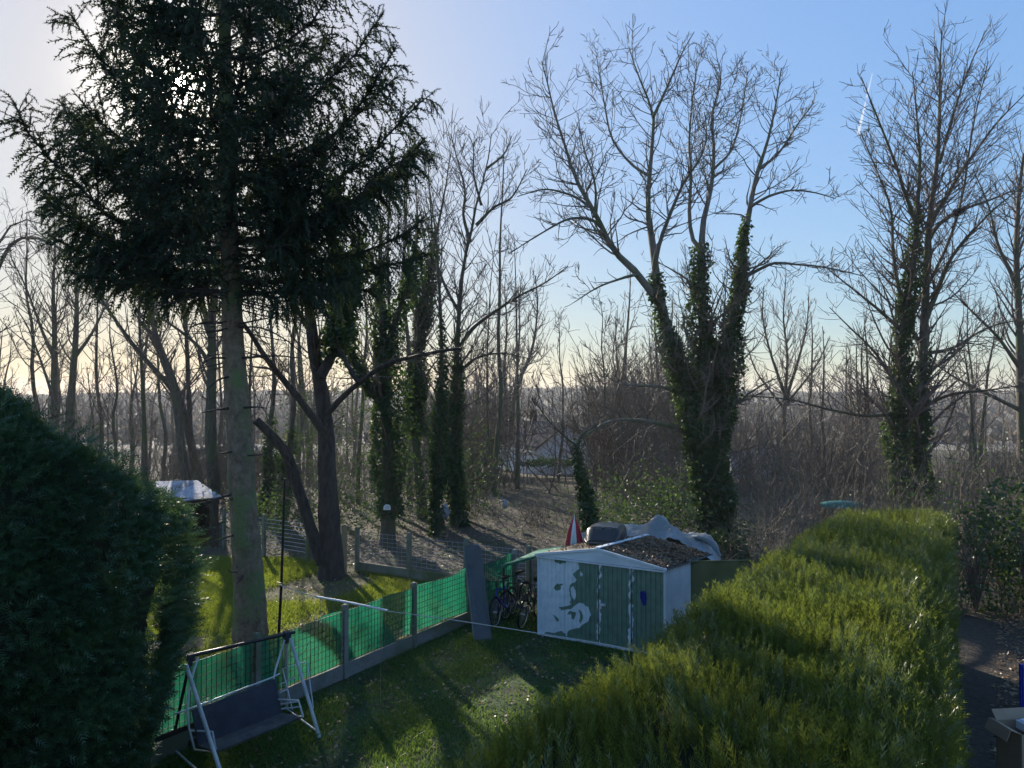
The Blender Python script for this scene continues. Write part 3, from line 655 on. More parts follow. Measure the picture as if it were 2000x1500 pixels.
# more trunks seen in the gaps under the spruce and across the middle
more = [
 (745, 36, 250, 12, 'bare tree whose fine top shows just right of the highest right spruce boughs', 0.03),
 (800, 40, 240, 12, 'upright many twigged tree behind the leaning ivy trunk', 0.02),
 (965, 42, 270, 11, 'tall fine twigged tree right of the tallest slim tree', 0.02),
 (1010, 46, 430, 9, 'fine twigged tree left of the long drooping ash limb', -.02),
 (60, 46, 420, 12, 'fine twigged tree over the left conifer near the left edge', 0.0),
 (200, 44, 480, 10, 'spreading small tree seen below the left spruce boughs', 0.0),
 (230, 40, 600, 9, 'thin pole-like trunk seen directly left of the spruce, nearest the big conifer', 0.02),
 (325, 44, 560, 9, 'thin far trunk seen under the left spruce boughs', 0.0),
 (470, 40, 520, 10, 'slender trunk seen close to the right of the spruce trunk', 0.03),
 (512, 33, 430, 13, 'mossy trunk between the spruce and the forked tree', -.03),
 (548, 31, 440, 15, 'dark ivy footed trunk behind the sawn-off limb', 0.02),
 (590, 42, 480, 9, 'far slim trunk seen left of the forked tree', 0.0),
 (700, 38, 360, 9, 'slim upright trunk right of the forked tree', 0.02),
 (728, 44, 280, 9, 'tall thin tree topping out beside the right tips of the spruce', 0.02),
 (940, 44, 480, 7, 'slim pale twigged tree right of the ivy row', 0.0),
 (1180, 46, 560, 7, 'reddish twiggy young tree left of the ash', 0.02),
 (1225, 50, 590, 7, 'reddish twiggy young tree directly left of the ash trunk', -.02),
 (1090, 52, 600, 7, 'twiggy young tree over the white house gable', 0.0),
 (1690, 48, 600, 7, 'thin tree left of the twin-trunked tree', 0.0),
 (1900, 52, 560, 8, 'thin tree right of the twin-trunked tree', 0.0),
]
for px, D, ty, w0, lb, lean in more:
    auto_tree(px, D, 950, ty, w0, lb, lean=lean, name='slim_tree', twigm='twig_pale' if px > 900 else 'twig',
              spread=.40, ivy=(.35, 2500, .35) if px in (548, 512) else None, rmin=.00028 * D + .003, dens=.8, lmax=3.5, t0=.25)

# distant and mid ground copies: one kind, copied
def copy_thing(src, loc, rz, s, label=None):
    r = src.copy(); COL.objects.link(r); r.location = loc; r.rotation_euler = (0, 0, rz); r.scale = (s, s, s)
    if label: r['label'] = label
    for ch in list(src.children):
        c = ch.copy(); COL.objects.link(c); c.parent = r; c.matrix_parent_inverse = ch.matrix_parent_inverse.copy()
    return r
GR = 'bare trees standing far behind the thicket'
LBF = 'small bare tree of the distant row beyond the thicket'
protos = []
for q in range(3):
    D = 75 + q * 3; px = 1280 + q * 60
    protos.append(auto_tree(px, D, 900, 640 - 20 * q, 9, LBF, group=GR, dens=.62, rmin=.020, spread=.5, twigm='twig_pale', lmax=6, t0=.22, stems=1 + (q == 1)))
k = 0
for px in list(range(-60, 2100, 52)):
    px2 = px + random.uniform(-25, 25); D = random.uniform(72, 130)
    if 1040 < px2 < 1150: D = max(D, 84)
    x = (px2 - CX) / F * D
    copy_thing(protos[k % 3], (x, D, float(gz(x, D)) - .1), random.uniform(0, 6), random.uniform(.55, .95)); k += 1

for i in range(30):
    px2 = U(-80, 2080); D = U(62, 110); x = (px2 - CX) / F * D
    if 985 < px2 < 1165: continue
    copy_thing(protos[i % 3], (x, D, float(gz(x, D)) - .1), U(0, 6), U(.7, 1.05) * (.7 if px2 > 1500 else 1))
for i in range(44):
    px2 = U(880, 1340) if i < 20 else (U(1440, 1760) if i < 28 else (U(1840, 2080) if i < 33 else U(-80, 620))); D = U(46, 70); x = (px2 - CX) / F * D
    if 975 < px2 < 1175: continue
    copy_thing(protos[i % 3], (x, D, float(gz(x, D)) - .1), U(0, 6), U(.5, .95) * (.8 if px2 > 1400 else 1))

# ------------------------------------------------------------------ thicket
def shrub_proto(ns, H, spread):
    base = np.c_[rng.normal(size=(ns, 2)) * spread, np.zeros(ns)]
    d = nrm(np.c_[rng.normal(size=(ns, 2)) * .38, np.ones(ns)]); L = H * U(.55, 1.1, ns)
    P = np.empty((ns, 7, 3)); P[:, 0] = base
    for q in range(1, 7):
        d = nrm(d + rng.normal(size=(ns, 3)) * .10 + [0, 0, .03]); P[:, q] = P[:, q - 1] + d * (L / 6)[:, None]
    R = np.linspace(.020, .005, 7)[None] * U(.6, 1.3, ns)[:, None] * .85
    out = [tubes(P, R, 3)]
    P2, R2 = grow(P, R, dens=3.4, t0=.15, ang=.7, lf=.4, lmin=.3, lmax=1.3, n=4, rr=.6, up=.05, wig=.16, rmin=.0045)
    out.append(tubes(P2, R2, 1))
    P3, R3 = grow(P2, R2, dens=3.0, t0=.1, ang=.8, lf=.5, lmin=.2, lmax=.6, n=3, rr=.7, up=.05, wig=.2, rmin=.004)
    out.append(tubes(P3, R3, 1))
    V = np.concatenate([a for a, b in out]); off = np.cumsum([0] + [len(a) for a, b in out])
    return V, np.concatenate([b + off[i] for i, (a, b) in enumerate(out)])
sp = [shrub_proto(15, 3.4, .6) for _ in range(5)]
tb = MB(); spots = []
def rear_y(x): return 23.4 - 0.56 * (x + 5.3)
def add_shrub(x, y, s, hs=1.0):
    V, Fq = sp[rng.integers(5)]; a = U(0, 6.283); c, s_ = math.cos(a), math.sin(a)
    Rm = np.array([[c, s_, 0], [-s_, c, 0], [0, 0, hs]])
    tb.add((V @ Rm) * s + [x, y, gz(x, y)], Fq)
for i in range(188):
    D = U(26.5, 60); px = U(560, 2080)
    if px < 950 and D < 29: continue
    x = (px - CX) / F * D
    top = (800 if px < 1440 else 815) + U(-25, 50)
    if 975 < px < 1165 and D < 64: top = 915
    s = np.clip((CAMZ - gz(x, D) - (top - 780) * D / F) / 3.4 * U(.55, 1.0), .4, 1.9)
    add_shrub(x, D, s)
for i in range(60):
    D = U(33, 60); px = U(-60, 560); x = (px - CX) / F * D
    add_shrub(x, D, U(.9, 1.8))
for i in range(85):      # saplings, taller and further back
    D = U(42, 68); px = (U(880, 965) if i < 14 else U(1190, 1330)) if i < 55 else U(1440, 1760); x = (px - CX) / F * D
    add_shrub(x, D, U(1.9, 2.9) * (1 if px < 1400 else .75), U(1.0, 1.25))
for i in range(34):
    D = U(27, 50); px = U(880, 1170); x = (px - CX) / F * D
    if D < 36 or not 1010 < px < 1150: add_shrub(x, D, U(.30, .46))
for i in range(34):      # close behind the hedge on the right
    D = U(18, 28); px = U(1440, 2080); x = (px - CX) / F * D
    add_shrub(x, D, U(.6, .95) * (1 if px < 1850 else 1.2))
o = tb.build('thicket', M['thicket'], kind='stuff'); o['label'] = 'tangled brown winter thicket filling the middle distance'; o['category'] = 'thicket'
# evergreen bramble and ivy low in the thicket
P = []
for (px, py, D, rx, rz, n) in [(1230, 980, 27, 1.6, 1.0, 1100), (1320, 990, 25.5, .9, 1.1, 1500), (1200, 1010, 25, 1.3, .6, 700), (700, 1000, 29, 1.8, 1.6, 1600), (900, 930, 32, 1.5, 2.2, 2200),
                          (540, 1010, 27, 2.0, 1.0, 1800), (790, 930, 31, 1.6, 2.4, 2600), (640, 830, 33, 2, 2.6, 2200), (1900, 1000, 22, 1.6, 1.6, 600), (1440, 1040, 25, .7, .5, 500), (1780, 985, 27, 1.2, .9, 500), (1075, 905, 55, 2.5, .7, 900)]:
    c = W(px, py, D); q = rng.normal(size=(n, 3)) * [rx * .6, .8, rz * .6] + c
    q = q[q[:, 2] > gz(q[:, 0], q[:, 1])]; P.append(q)
leaves_on('undergrowth_leaves', 'glossy evergreen bramble and ivy leaves low in the thicket', np.concatenate(P), .11, M['ivy'], 1.2)

# far wood on the hill
ico = np.array([[0, 0, 1], [.9, 0, .3], [.28, .86, .3], [-.73, .53, .3], [-.73, -.53, .3], [.28, -.86, .3], [.3, .2, -.5], [-.3, -.2, -.5]])
icf = np.array([[0, 1, 2], [0, 2, 3], [0, 3, 4], [0, 4, 5], [0, 5, 1], [1, 6, 2], [2, 6, 3], [3, 7, 4], [4, 7, 5], [5, 6, 1]])
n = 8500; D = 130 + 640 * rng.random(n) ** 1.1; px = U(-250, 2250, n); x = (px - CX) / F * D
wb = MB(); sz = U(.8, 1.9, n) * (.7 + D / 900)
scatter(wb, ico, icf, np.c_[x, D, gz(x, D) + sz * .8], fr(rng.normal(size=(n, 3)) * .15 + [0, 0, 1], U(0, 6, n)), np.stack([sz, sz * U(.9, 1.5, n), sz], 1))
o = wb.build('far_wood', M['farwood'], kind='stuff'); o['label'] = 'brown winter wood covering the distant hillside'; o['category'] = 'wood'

# ------------------------------------------------------------------ spruce
def spruce():
    tbase = W(492, 1290, 15.0); bx, by = W(490, 1100, 15.0)[:2]
    root = thing('spruce_tree', 'huge dark spruce with upswept boughs towering over the fence and hiding the sun', 'tree', (bx, by, 0))
    pts = [(bx + .02, by, -.1), tuple(W(486, 1150, 15)), tuple(W(470, 900, 15)), tuple(W(455, 650, 15)), tuple(W(447, 400, 15)), tuple(W(441, 150, 15)), tuple(W(438, -100, 15)), tuple(W(436, -400, 15)), tuple(W(436, -700, 15))]
    P = resample(pts, 44); zz = P[:, 2]
    R = np.interp(zz, [-.1, .3, 1.5, 4, 8, 12, 16, 21], [.46, .345, .30, .245, .185, .13, .09, .02])
    mb = MB(); P_f = resample(P, 150); R_f = np.interp(P_f[:, 2], zz, R); V, Fq = tubes(P_f[None], R_f[None], 20)
    lump = 1 + .05 * vnoise(V * [3, 3, 1.2], 1.6) + .07 * np.clip(np.cos(V[:, 2] * 6.283 / .62) - .72, 0, 1) / .28
    ctr = np.repeat(P_f, 20, axis=0); V = ctr + (V - ctr) * lump[:, None]
    mb.add(V, Fq); mb.build('trunk', M['bark_spruce'], root, smooth=True)
    def axis(z): return np.array([np.interp(z, zz, P[:, 0]), np.interp(z, zz, P[:, 1]), z])
    # boughs
    BP = []; BL = []
    z = 7.6; az = 0
    hand = [(8.4, 178, 4.55, 3.1), (8.9, 168, 4.1, 3.0), (8.6, 3, 3.9, 2.0), (9.8, -6, 3.55, 2.7), (11.0, 4, 3.15, 2.5), (10.7, 176, 3.3, 2.8), (12.4, 183, 3.0, 2.4), (8.0, 12, 3.95, 1.2), (8.1, 190, 3.6, 1.2), (12.3, -3, 2.75, 2.2), (9.6, 184, 3.2, 1.6), (7.9, 173, 4.1, 1.9), (7.7, 187, 3.5, .9), (7.7, 9, 3.9, .7), (8.5, -12, 4.0, 1.9), (8.9, 8, 3.9, 1.7), (9.4, 172, 3.5, 2.2), (10.2, 8, 3.3, 2.0), (9.2, -2, 3.9, 2.3), (11.6, 172, 2.9, 2.3), (13.2, 178, 2.9, 2.2), (13.4, 4, 2.7, 1.9), (7.5, 20, 3.0, .2), (7.5, 160, 3.0, .3), (7.4, -25, 3.0, .2), (7.5, 200, 2.8, .2)]
    boughs = [(h[0], math.radians(h[1]), h[2], h[3]) for h in hand]
    while z < 20:
        for q in range(4 if z < 11 else 3):
            az = az + 2.399; Lr = np.interp(z, [7.5, 9, 11, 13, 16, 20], [2.4, 3.1, 3.1, 2.75, 2.2, .9]) * U(.75, 1.05) * (.80 if abs(math.cos(az)) > .7 else 1)
            boughs.append((z + U(-.2, .2), az, Lr, Lr * U(.38, .72)))
        z += .50 if z < 14 else .8
    for (z0, a, Lr, rise) in boughs:
        t = np.linspace(0, 1, 12); d = np.array([math.cos(a), math.sin(a)])
        rr = Lr * t; zr = rise * (-.10 * np.sin(t * math.pi * .8) + t ** 1.9)
        p = axis(z0) + np.c_[d[0] * rr, d[1] * rr, zr] + np.c_[rng.normal(size=(12, 2)) * .04 * t[:, None] * Lr * .5, 0 * t]
        BP.append(p); BL.append(Lr)
    BP = np.array(BP); BR = np.array(BL)[:, None] * np.linspace(.0125, .003, 12)[None] + .004
    wb = MB(); V, Fq = tubes(BP, BR, 5); wb.add(V, Fq)
    # side branchlets
    P2, R2 = grow(BP, BR, dens=8.6, t0=.14, ang=.95, lf=.34, lmin=.5, lmax=1.25, n=5, rr=.5, up=-.02, wig=.06, rmin=.003, flat=.75)
    V, Fq = tubes(P2, R2, 1); wb.add(V, Fq)
    allP = np.concatenate([P2, BP[:, [3, 5, 7, 9, 11]], BP[:, [3, 5, 7, 9, 11]], BP[:, [7, 8, 9, 10, 11]]]); allR = np.full(allP.shape[:2], .004)
    # hanging shoots
    P3, R3 = grow(allP, allR, dens=5.6, t0=.0, ang=.85, lf=.8, lmin=.26, lmax=.85, n=4, rr=.8, up=-.46, wig=.10, rmin=.002)
    upz = rng.random(len(P3)) < 1
    # needle tufts along P2 ends, P3, and bough tips
    tuft = []
    th = np.linspace(0, 1, 9)
    pv = []; pf = []
    for i, t in enumerate(np.linspace(.02, .92, 5)):
        for s in (-1, 1):
            k_ = len(pv); w = .085; a = .85 + .1 * s; tilt = (i % 3 - 1) * .35
            L = .42 * (1 - .45 * t)
            e = np.array([s * math.sin(a) * L, t + math.cos(a) * L, tilt * L * 1.6])
            pv += [[0, t - w, 0], [0, t + w, 0], list(e)]; pf.append([k_, k_ + 1, k_ + 2])
    k_ = len(pv); pv += [[-.07, 0, 0], [.07, 0, 0], [0, 1.12, 0]]; pf.append([k_, k_ + 1, k_ + 2])
    k_ = len(pv); pv += [[0, 0, -.08], [0, 0, .08], [0, 1.1, 0]]; pf.append([k_, k_ + 1, k_ + 2])
    pv = np.array(pv); pf = np.array(pf)
    pos = [P3[:, 0], P3[:, 1], P3[:, 2], P2[:, 1], P2[:, 2], P2[:, 3]]; ax = [P3[:, 1] - P3[:, 0], P3[:, 2] - P3[:, 1], P3[:, 3] - P3[:, 2], P2[:, 2] - P2[:, 1], P2[:, 3] - P2[:, 2], P2[:, 4] - P2[:, 3]]
    # bough tip spikes
    tp, tr_ = grow(BP, BR, dens=14, t0=.6, ang=.75, lf=.14, lmin=.16, lmax=.42, n=3, rr=.5, up=.12, wig=.05, rmin=.003)
    pos += [tp[:, 0], BP[:, 9], BP[:, 10], BP[:, 10] + (BP[:, 11] - BP[:, 10]) * .5]; ax += [tp[:, -1] - tp[:, 0], BP[:, 10] - BP[:, 9], BP[:, 11] - BP[:, 10], BP[:, 11] - BP[:, 10]]
    pos = np.concatenate(pos); ax = np.concatenate(ax); L = np.linalg.norm(ax, axis=1)
    dvec = pos + ax * .5 - np.array([0, 0, CAMZ]); dn = nrm(dvec); ang = np.degrees(np.arccos(np.clip(dn @ SUN, -1, 1)))
    rad_ = np.hypot(pos[:, 0] - bx, pos[:, 1] - by)
    keep = ((ang > .36) | (rng.random(len(pos)) < .30)) & (rng.random(len(pos)) < np.where(pos[:, 2] > 14.6, .22, np.where(rad_ < 2.0, .85, .98))); pos, ax, L = pos[keep], ax[keep], L[keep]
    s = np.clip(L * 1.3, .11, .30)
    nb = MB(); scatter(nb, pv, pf, pos, fr(ax, U(0, 6.283, len(pos))), np.stack([s * .55 + .05, s, s * .55 + .05], 1))
    nb.build('needles', M['spruce'], root, kind='stuff')
    # cones
    K = 260; ii = rng.integers(0, len(P2), K); cp = P2[ii, 3]; cp = cp[(cp[:, 2] > 10.5)]; K = len(cp)
    cvv, cff = tubes(np.array([[[0, 0, 0], [0, .05, 0], [0, .12, 0], [0, .16, 0]]]), np.array([[.008, .022, .02, .006]]), 5)
    co = MB(); scatter(co, cvv, cff, cp, fr(np.tile([0, 0, -1.0], (K, 1)) + rng.normal(size=(K, 3)) * .1, U(0, 6, K)), np.ones(K))
    co.build('cones', M['twig'], root, kind='stuff')
    # dead lower branches
    dl = []
    for (px, py, pts, r) in [
        (452, 632, [(400, 630), (370, 640)], .035), (455, 635, [(520, 622), (575, 612)], .022), (458, 640, [(510, 640), (560, 665), (600, 700)], .022),
        (458, 700, [(410, 700), (395, 715)], .03), (462, 700, [(540, 695), (590, 700)], .03), (462, 735, [(430, 740), (405, 760)], .03),
        (465, 796, [(425, 800), (395, 806)], .035), (468, 797, [(500, 795), (520, 797)], .03), (470, 880, [(440, 884), (428, 886)], .03), (472, 890, [(510, 888), (530, 880)], .022),
        (474, 960, [(430, 972), (380, 985), (310, 975)], .03), (474, 965, [(440, 980), (400, 990)], .02), (478, 1040, [(440, 1050), (425, 1058)], .028),
        (484, 1110, [(455, 1118), (445, 1112)], .02), (488, 1105, [(470, 1130), (462, 1140)], .03), (450, 590, [(400, 575), (340, 590), (290, 600)], .025), (450, 585, [(500, 575), (560, 590), (600, 580)], .025)]:
        P_ = resample([W(px, py, 14.95)] + [W(a, b, 14.9 - .25 * (i + 1)) for i, (a, b) in enumerate(pts)], 8); dl.append((P_, np.linspace(r, r * .35, 8)))
    for i in range(46):
        z0 = U(6.0, 9.2); a = U(0, 6.283); Lr = U(.8, 2.6) * (1 if z0 > 7 else .6); t = np.linspace(0, 1, 8)
        dl.append((axis(z0) + np.c_[math.cos(a) * Lr * t, math.sin(a) * Lr * t, -.25 * Lr * t + .1 * Lr * t * t], np.linspace(.018, .005, 8)))
    DP = np.array([a for a, b in dl]); DR = np.array([b for a, b in dl])
    V, Fq = tubes(DP, DR, 6); wb.add(V, Fq)
    Q, QR = grow(DP, DR, dens=4.5, t0=.25, ang=.9, lf=.3, lmin=.15, lmax=.8, n=4, rr=.5, up=-.08, wig=.14, rmin=.003)
    V, Fq = tubes(Q, QR, 3); wb.add(V, Fq)
    wb.build('boughs', M['bark_dark'], root)
spruce()

# ------------------------------------------------------------------ hedges
def spray_proto(nl, ang, wid, llen):
    pv = [[-.012, 0, 0], [.012, 0, 0], [0, 1, .02]]; pf = [[0, 1, 2]]
    for i in range(nl):
        t = .10 + .85 * i / nl
        for s in (-1, 1):
            L = llen * (1 - .75 * t) * (1 + .15 * math.sin(i * 2.3 + s)); k_ = len(pv); b = [0, t, 0]
            e = [s * math.sin(ang) * L, t + math.cos(ang) * L, .05 * math.sin(i * 1.7 + s)]
            pv += [[0, t - wid, 0], e, [0, t + wid, .01]]; pf.append([k_, k_ + 1, k_ + 2])
    return np.array(pv), np.array(pf)
SP = spray_proto(6, .62, .040, .42)
SP2 = spray_proto(5, .85, .050, .50)
def clipped_hedge():
    root = thing('conifer_hedge', 'broad clipped hedge of feathery yellow green conifer filling the right foreground', 'hedge', (4, 9, 0))
    L0, L1, R0, R1 = map(np.array, ((-2.15, 2.4), (6.5, 15.0), (1.45, 2.6), (9.05, 15.3)))
    HT = 3.0
    def top(u, v):
        p = (L0 * (1 - u)[:, None] + R0 * u[:, None]) * (1 - v)[:, None] + (L1 * (1 - u)[:, None] + R1 * u[:, None]) * v[:, None]
        e = np.minimum.reduce([u * 2.6, (1 - u) * 2.6, (1 - v) * 10])
        z = HT - .30 * np.clip(1 - e / .55, 0, 1) ** 2 + .018 * vnoise(np.c_[p, 0 * u], .9) + .014 * vnoise(np.c_[p, 0 * u], 3)
        return np.c_[p, z]
    # dark inner body
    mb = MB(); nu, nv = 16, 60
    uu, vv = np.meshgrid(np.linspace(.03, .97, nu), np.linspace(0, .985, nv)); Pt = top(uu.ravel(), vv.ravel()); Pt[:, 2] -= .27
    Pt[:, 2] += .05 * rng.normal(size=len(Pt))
    i = (np.arange(nv - 1)[:, None] * nu + np.arange(nu - 1)[None]).ravel()
    mb.add(Pt, np.stack([i, i + 1, i + nu + 1, i + nu], 1))
    G_ = Pt.reshape(nv, nu, 3)
    ring = np.concatenate([G_[0], G_[1:, -1], G_[-1, ::-1][1:], G_[::-1, 0][1:-1]]); low = ring.copy(); low[:, 2] = -.05; k_ = len(ring)
    j = np.arange(k_); j2 = (j + 1) % k_
    mb.add(np.r_[ring, low], np.stack([j + k_, j2 + k_, j2, j], 1))
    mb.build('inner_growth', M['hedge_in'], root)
    sb = MB()
    # top sprays, thicker near the camera
    n = 34000; u = rng.random(n); v = .02 + .98 * rng.random(n) ** 1.3
    P_ = top(u, v); D = P_[:, 1]
    gap = vnoise(P_ * [1, 1, 0], 2.2)
    kp = rng.random(n) < np.clip(1.0 + gap * .55, .25, 1); P_ = P_[kp]; n = len(P_)
    P_[:, 2] -= U(.02, .22, n)
    cl = np.c_[vnoise(P_ * [1, 1, 0], 3.1), vnoise(P_ * [1, 1, 0] + 9, 3.1)]
    ax = nrm(np.c_[cl * .22 + rng.normal(size=(n, 2)) * .20, np.ones(n)]); s = U(.15, .31, n) * (1 + .10 * vnoise(P_ * [1, 1, 0] + 5, 1.7) + .14 * vnoise(P_ * [1, 1, 0] + 5, 7))
    scatter(sb, SP[0], SP[1], P_, fr(ax, U(0, 6.283, n)), np.stack([s * .75, s, s], 1))
    # sides
    for (A, B, n, sg) in ((L0, L1, 6500, -1), (R0, R1, 5500, 1), (L1, R1, 900, 1)):
        t = rng.random(n) ** (1.2 if sg else 1); z = .1 + (HT - .25) * rng.random(n) ** .8
        p = A * (1 - t)[:, None] + B * t[:, None]; d = nrm(B - A); nn = np.array([d[1], -d[0]]) * (1 if sg > 0 else -1)
        if A is L1: nn = np.array([-d[1], d[0]])
        ctrp = (L0 + L1 + R0 + R1) / 4
        bul = .05 * vnoise(np.c_[p, z], 1.3) - .05
        P_ = np.c_[p + nn * bul[:, None], z]
        ax = nrm(np.c_[np.tile(nn, (n, 1)) * .55 + rng.normal(size=(n, 2)) * .3, np.full(n, .65) + rng.normal(size=n) * .3])
        s = U(.12, .25, n); scatter(sb, SP[0], SP[1], P_, fr(ax, U(0, 6.283, n)), np.stack([s * .8, s, s], 1))
    sb.build('foliage', M['hedge'], root, kind='stuff')
clipped_hedge()

def left_conifer():
    cx_, cy_ = -7.05, 8.5
    root = thing('conifer_bush', 'big dark green conifer bush filling the left edge in front of the swing seat', 'conifer', (cx_, cy_, 0))
    zz = np.array([-.1, .6, 1.06, 2.2, 3.36, 4.15, 4.65, 5.08, 5.30, 5.45]); rr = np.array([2.40, 2.5, 2.65, 3.0, 3.08, 2.60, 2.16, 1.50, .95, .2]) 
    def pt(a, z, off=0):
        r = np.interp(z, zz, rr) + off
        lum = 1 + .035 * np.sin(a * 5 + z * 1.3) + .03 * np.sin(a * 11 - z * 2.1)
        p = np.stack([cx_ + np.sin(a) * r * lum, cy_ - np.cos(a) * r * .85 * lum, z], -1)
        return p
    mb = MB(); na, nz_ = 60, 26; Z = np.linspace(-.1, 5.4, nz_); A = np.linspace(0, 2 * math.pi, na, endpoint=False)
    V = pt(A[None].repeat(nz_, 0), Z[:, None].repeat(na, 1), -.42).reshape(-1, 3) + rng.normal(size=(na * nz_, 3)) * .035
    i = np.arange(nz_ - 1)[:, None] * na; j = np.arange(na)[None]; j2 = (j + 1) % na
    mb.add(V, np.stack([i + j, i + j2, i + na + j2, i + na + j], -1).reshape(-1, 4)); mb.add(V[-na:], [list(range(na))])
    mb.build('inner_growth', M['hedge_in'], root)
    sb = MB(); n = 43000; a = U(-.7, 2.3, n); z = U(.1, 5.45, n)
    a[:4000] = U(0, 6.283, 4000)
    P_ = pt(a, z, 0); nn = np.stack([np.sin(a), -np.cos(a), 0 * a], -1)
    lum = vnoise(P_, .8) * .12 + vnoise(P_, 1.7) * .20 + vnoise(P_, 4.5) * .10
    P_ = P_ + nn * (lum - U(.02, .20, n))[:, None]
    kp = rng.random(n) < np.clip(1.0 + vnoise(P_, 2.8) * .7, .15, 1); P_ = P_[kp]; nn = nn[kp]; n = len(P_)
    hi = np.clip((P_[:, 2] - 4.2) / 1.3, 0, 1)[:, None]
    ax = nrm(nn * (1 - .6 * hi) + np.array([0, 0, 1]) * (.10 + .9 * hi) + rng.normal(size=(n, 3)) * .42)
    s = U(.12, .25, n); scatter(sb, SP2[0], SP2[1], P_, fr(ax, U(0, 6.283, n)), np.stack([s * .85, s, s], 1))
    n = 1500; a = U(-.6, 2.2, n); z = U(.6, 5.4, n); P_ = pt(a, z, .02); nn = np.stack([np.sin(a), -np.cos(a), 0 * a], -1)
    hi = np.clip((z - 4.0) / 1.3, 0, 1)[:, None]; ax = nrm(nn * (1 - .5 * hi) + [0, 0, .35] + rng.normal(size=(n, 3)) * .3)
    s = U(.20, .36, n); scatter(sb, SP2[0], SP2[1], P_, fr(ax, U(0, 6.283, n)), np.stack([s * .5, s, s * .5], 1))
    sb.build('foliage', M['conifer'], root, kind='stuff')
left_conifer()

def leafy_bush(label, blobs, n, size, mt='ivy', name='evergreen_shrub'):
    c0 = blobs[0][0]; root = thing(name, label, 'shrub', (c0[0], c0[1], float(gz(c0[0], c0[1]))))
    sb = MB(); cb = MB(); tot = sum(b[1][0] * b[1][2] for b in blobs)
    for c, r in blobs:
        k_ = int(n * r[0] * r[2] / tot); q = nrm(rng.normal(size=(k_, 3))); f = U(.78, 1.08, k_)[:, None] + .12 * vnoise(q * 2 + c, 1.4)[:, None]
        p = np.asarray(c) + q * f * r; ok = p[:, 2] > .02; p = p[ok]; q = q[ok]; k_ = len(p)
        s = size * U(.6, 1.3, k_); scatter(sb, KITE, KF, p, fr(nrm(q * .5 + [0, 0, -.4] + rng.normal(size=(k_, 3)) * .6), U(0, 6, k_)), np.stack([s, s * 1.2, s], 1))
        for e in range(14):
            d = nrm(rng.normal(size=3)) * r * .8; tube(cb, [np.asarray(c) * [1, 1, 0], np.asarray(c) + d * .4 * [1, 1, 0], np.asarray(c) + d], [.03, .018, .006], 4, caps=False)
    sb.build('foliage', M[mt], root, kind='stuff'); cb.build('stems', M['twig'], root, kind='stuff')
leafy_bush('dense dark evergreen shrubbery closing off the leafy path right of the clipped hedge', [((13.6, 18.0, 1.5), np.array([1.5, 1.3, 1.9])), ((11.6, 18.6, 1.2), np.array([.9, 1.0, 1.3])), ((12.3, 17.6, 2.3), np.array([1.3, .9, 1.1])), ((15.2, 18.5, 2.2), np.array([1.6, 1.2, 1.8]))], 11000, .085)
leafy_bush('rounded ivy mound at the foot of the ash, behind the tarpaulin', [((W(1425, 1060, 23.5)[0], 23.5, .4), np.array([.6, .6, .6])), ((W(1400, 1040, 24)[0], 24, .4), np.array([.45, .5, .6]))], 2200, .08, name='ivy_mound')
leafy_bush('low green shrub in front of the white gabled house', [(W(1075, 912, 60), np.array([2.6, 1.2, .55]))], 2600, .22, mt='conifer', name='garden_shrub')

# ------------------------------------------------------------------ fences
def post_mb(p, h, w=.10, z0=-.05):
    mb = MB(); box(mb, (p[0], p[1], (h + z0) / 2), (w, w, h - z0), zaxes(FD)); box(mb, (p[0], p[1], h + .008), (w * .7, w * .7, .02), zaxes(FD)); return mb
scr = thing('screened_fence', 'green netting screened wire fence on concrete posts running past the swing seat to the shed', 'fence', (FO[0], FO[1], 0))
ss = [FO_ * 2.04 for FO_ in range(-5, 3)]
for s in ss:
    p = fence_pt(s); post_mb(p, 1.38 + U(-.03, .03)).build('post', M['concrete'], scr)
gbm = None
for a, b in zip(ss[:-1], ss[1:]):
    p, q = fence_pt(a + .06), fence_pt(b - .06); mid = (p + q) / 2; L = np.linalg.norm(q - p)
    mb = MB(); box(mb, (mid[0], mid[1], .13), (L, .045, .30), zaxes(FD)); mb.build('gravel_board', M['concrete'], scr)
    # wire panel
    mb = MB(); nrm2 = np.array([FD[1], -FD[0]]) * .03
    for k_ in range(22):
        c = p + (q - p) * (k_ / 21); box(mb, (c[0] + nrm2[0], c[1] + nrm2[1], .80), (.007, .007, 1.0), zaxes(FD))
    for k_ in range(9):
        box(mb, (mid[0] + nrm2[0] * 1.2, mid[1] + nrm2[1] * 1.2, .32 + k_ * .12), (L, .008, .008), zaxes(FD))
    mb.build('wire_mesh', M['wire'], scr, kind='stuff')
    # netting, sagging between ties and creased
    nu, nv = 40, 14; uu, vv = np.meshgrid(np.linspace(0, 1, nu), np.linspace(0, 1, nv)); ph = U(0, 6)
    topz = 1.29 + .035 * np.sin(uu * 9 + ph) * .5 - .03 * np.sin(uu * math.pi); z = .30 + (topz - .30) * vv
    off = .03 + .035 * np.sin(uu * 13 + ph + vv * 2) * (1 - .5 * vv) + .03 * np.sin(uu * 5 - vv * 4 + ph)
    X = p[0] + (q[0] - p[0]) * uu + FD[1] * -off; Y = p[1] + (q[1] - p[1]) * uu + FD[0] * off
    mb = MB(); i = (np.arange(nv - 1)[:, None] * nu + np.arange(nu - 1)[None]).ravel()
    mb.add(np.stack([X, Y, z], -1).reshape(-1, 3), np.stack([i, i + 1, i + nu + 1, i + nu], 1)); mb.build('netting', M['net'], scr, smooth=True)

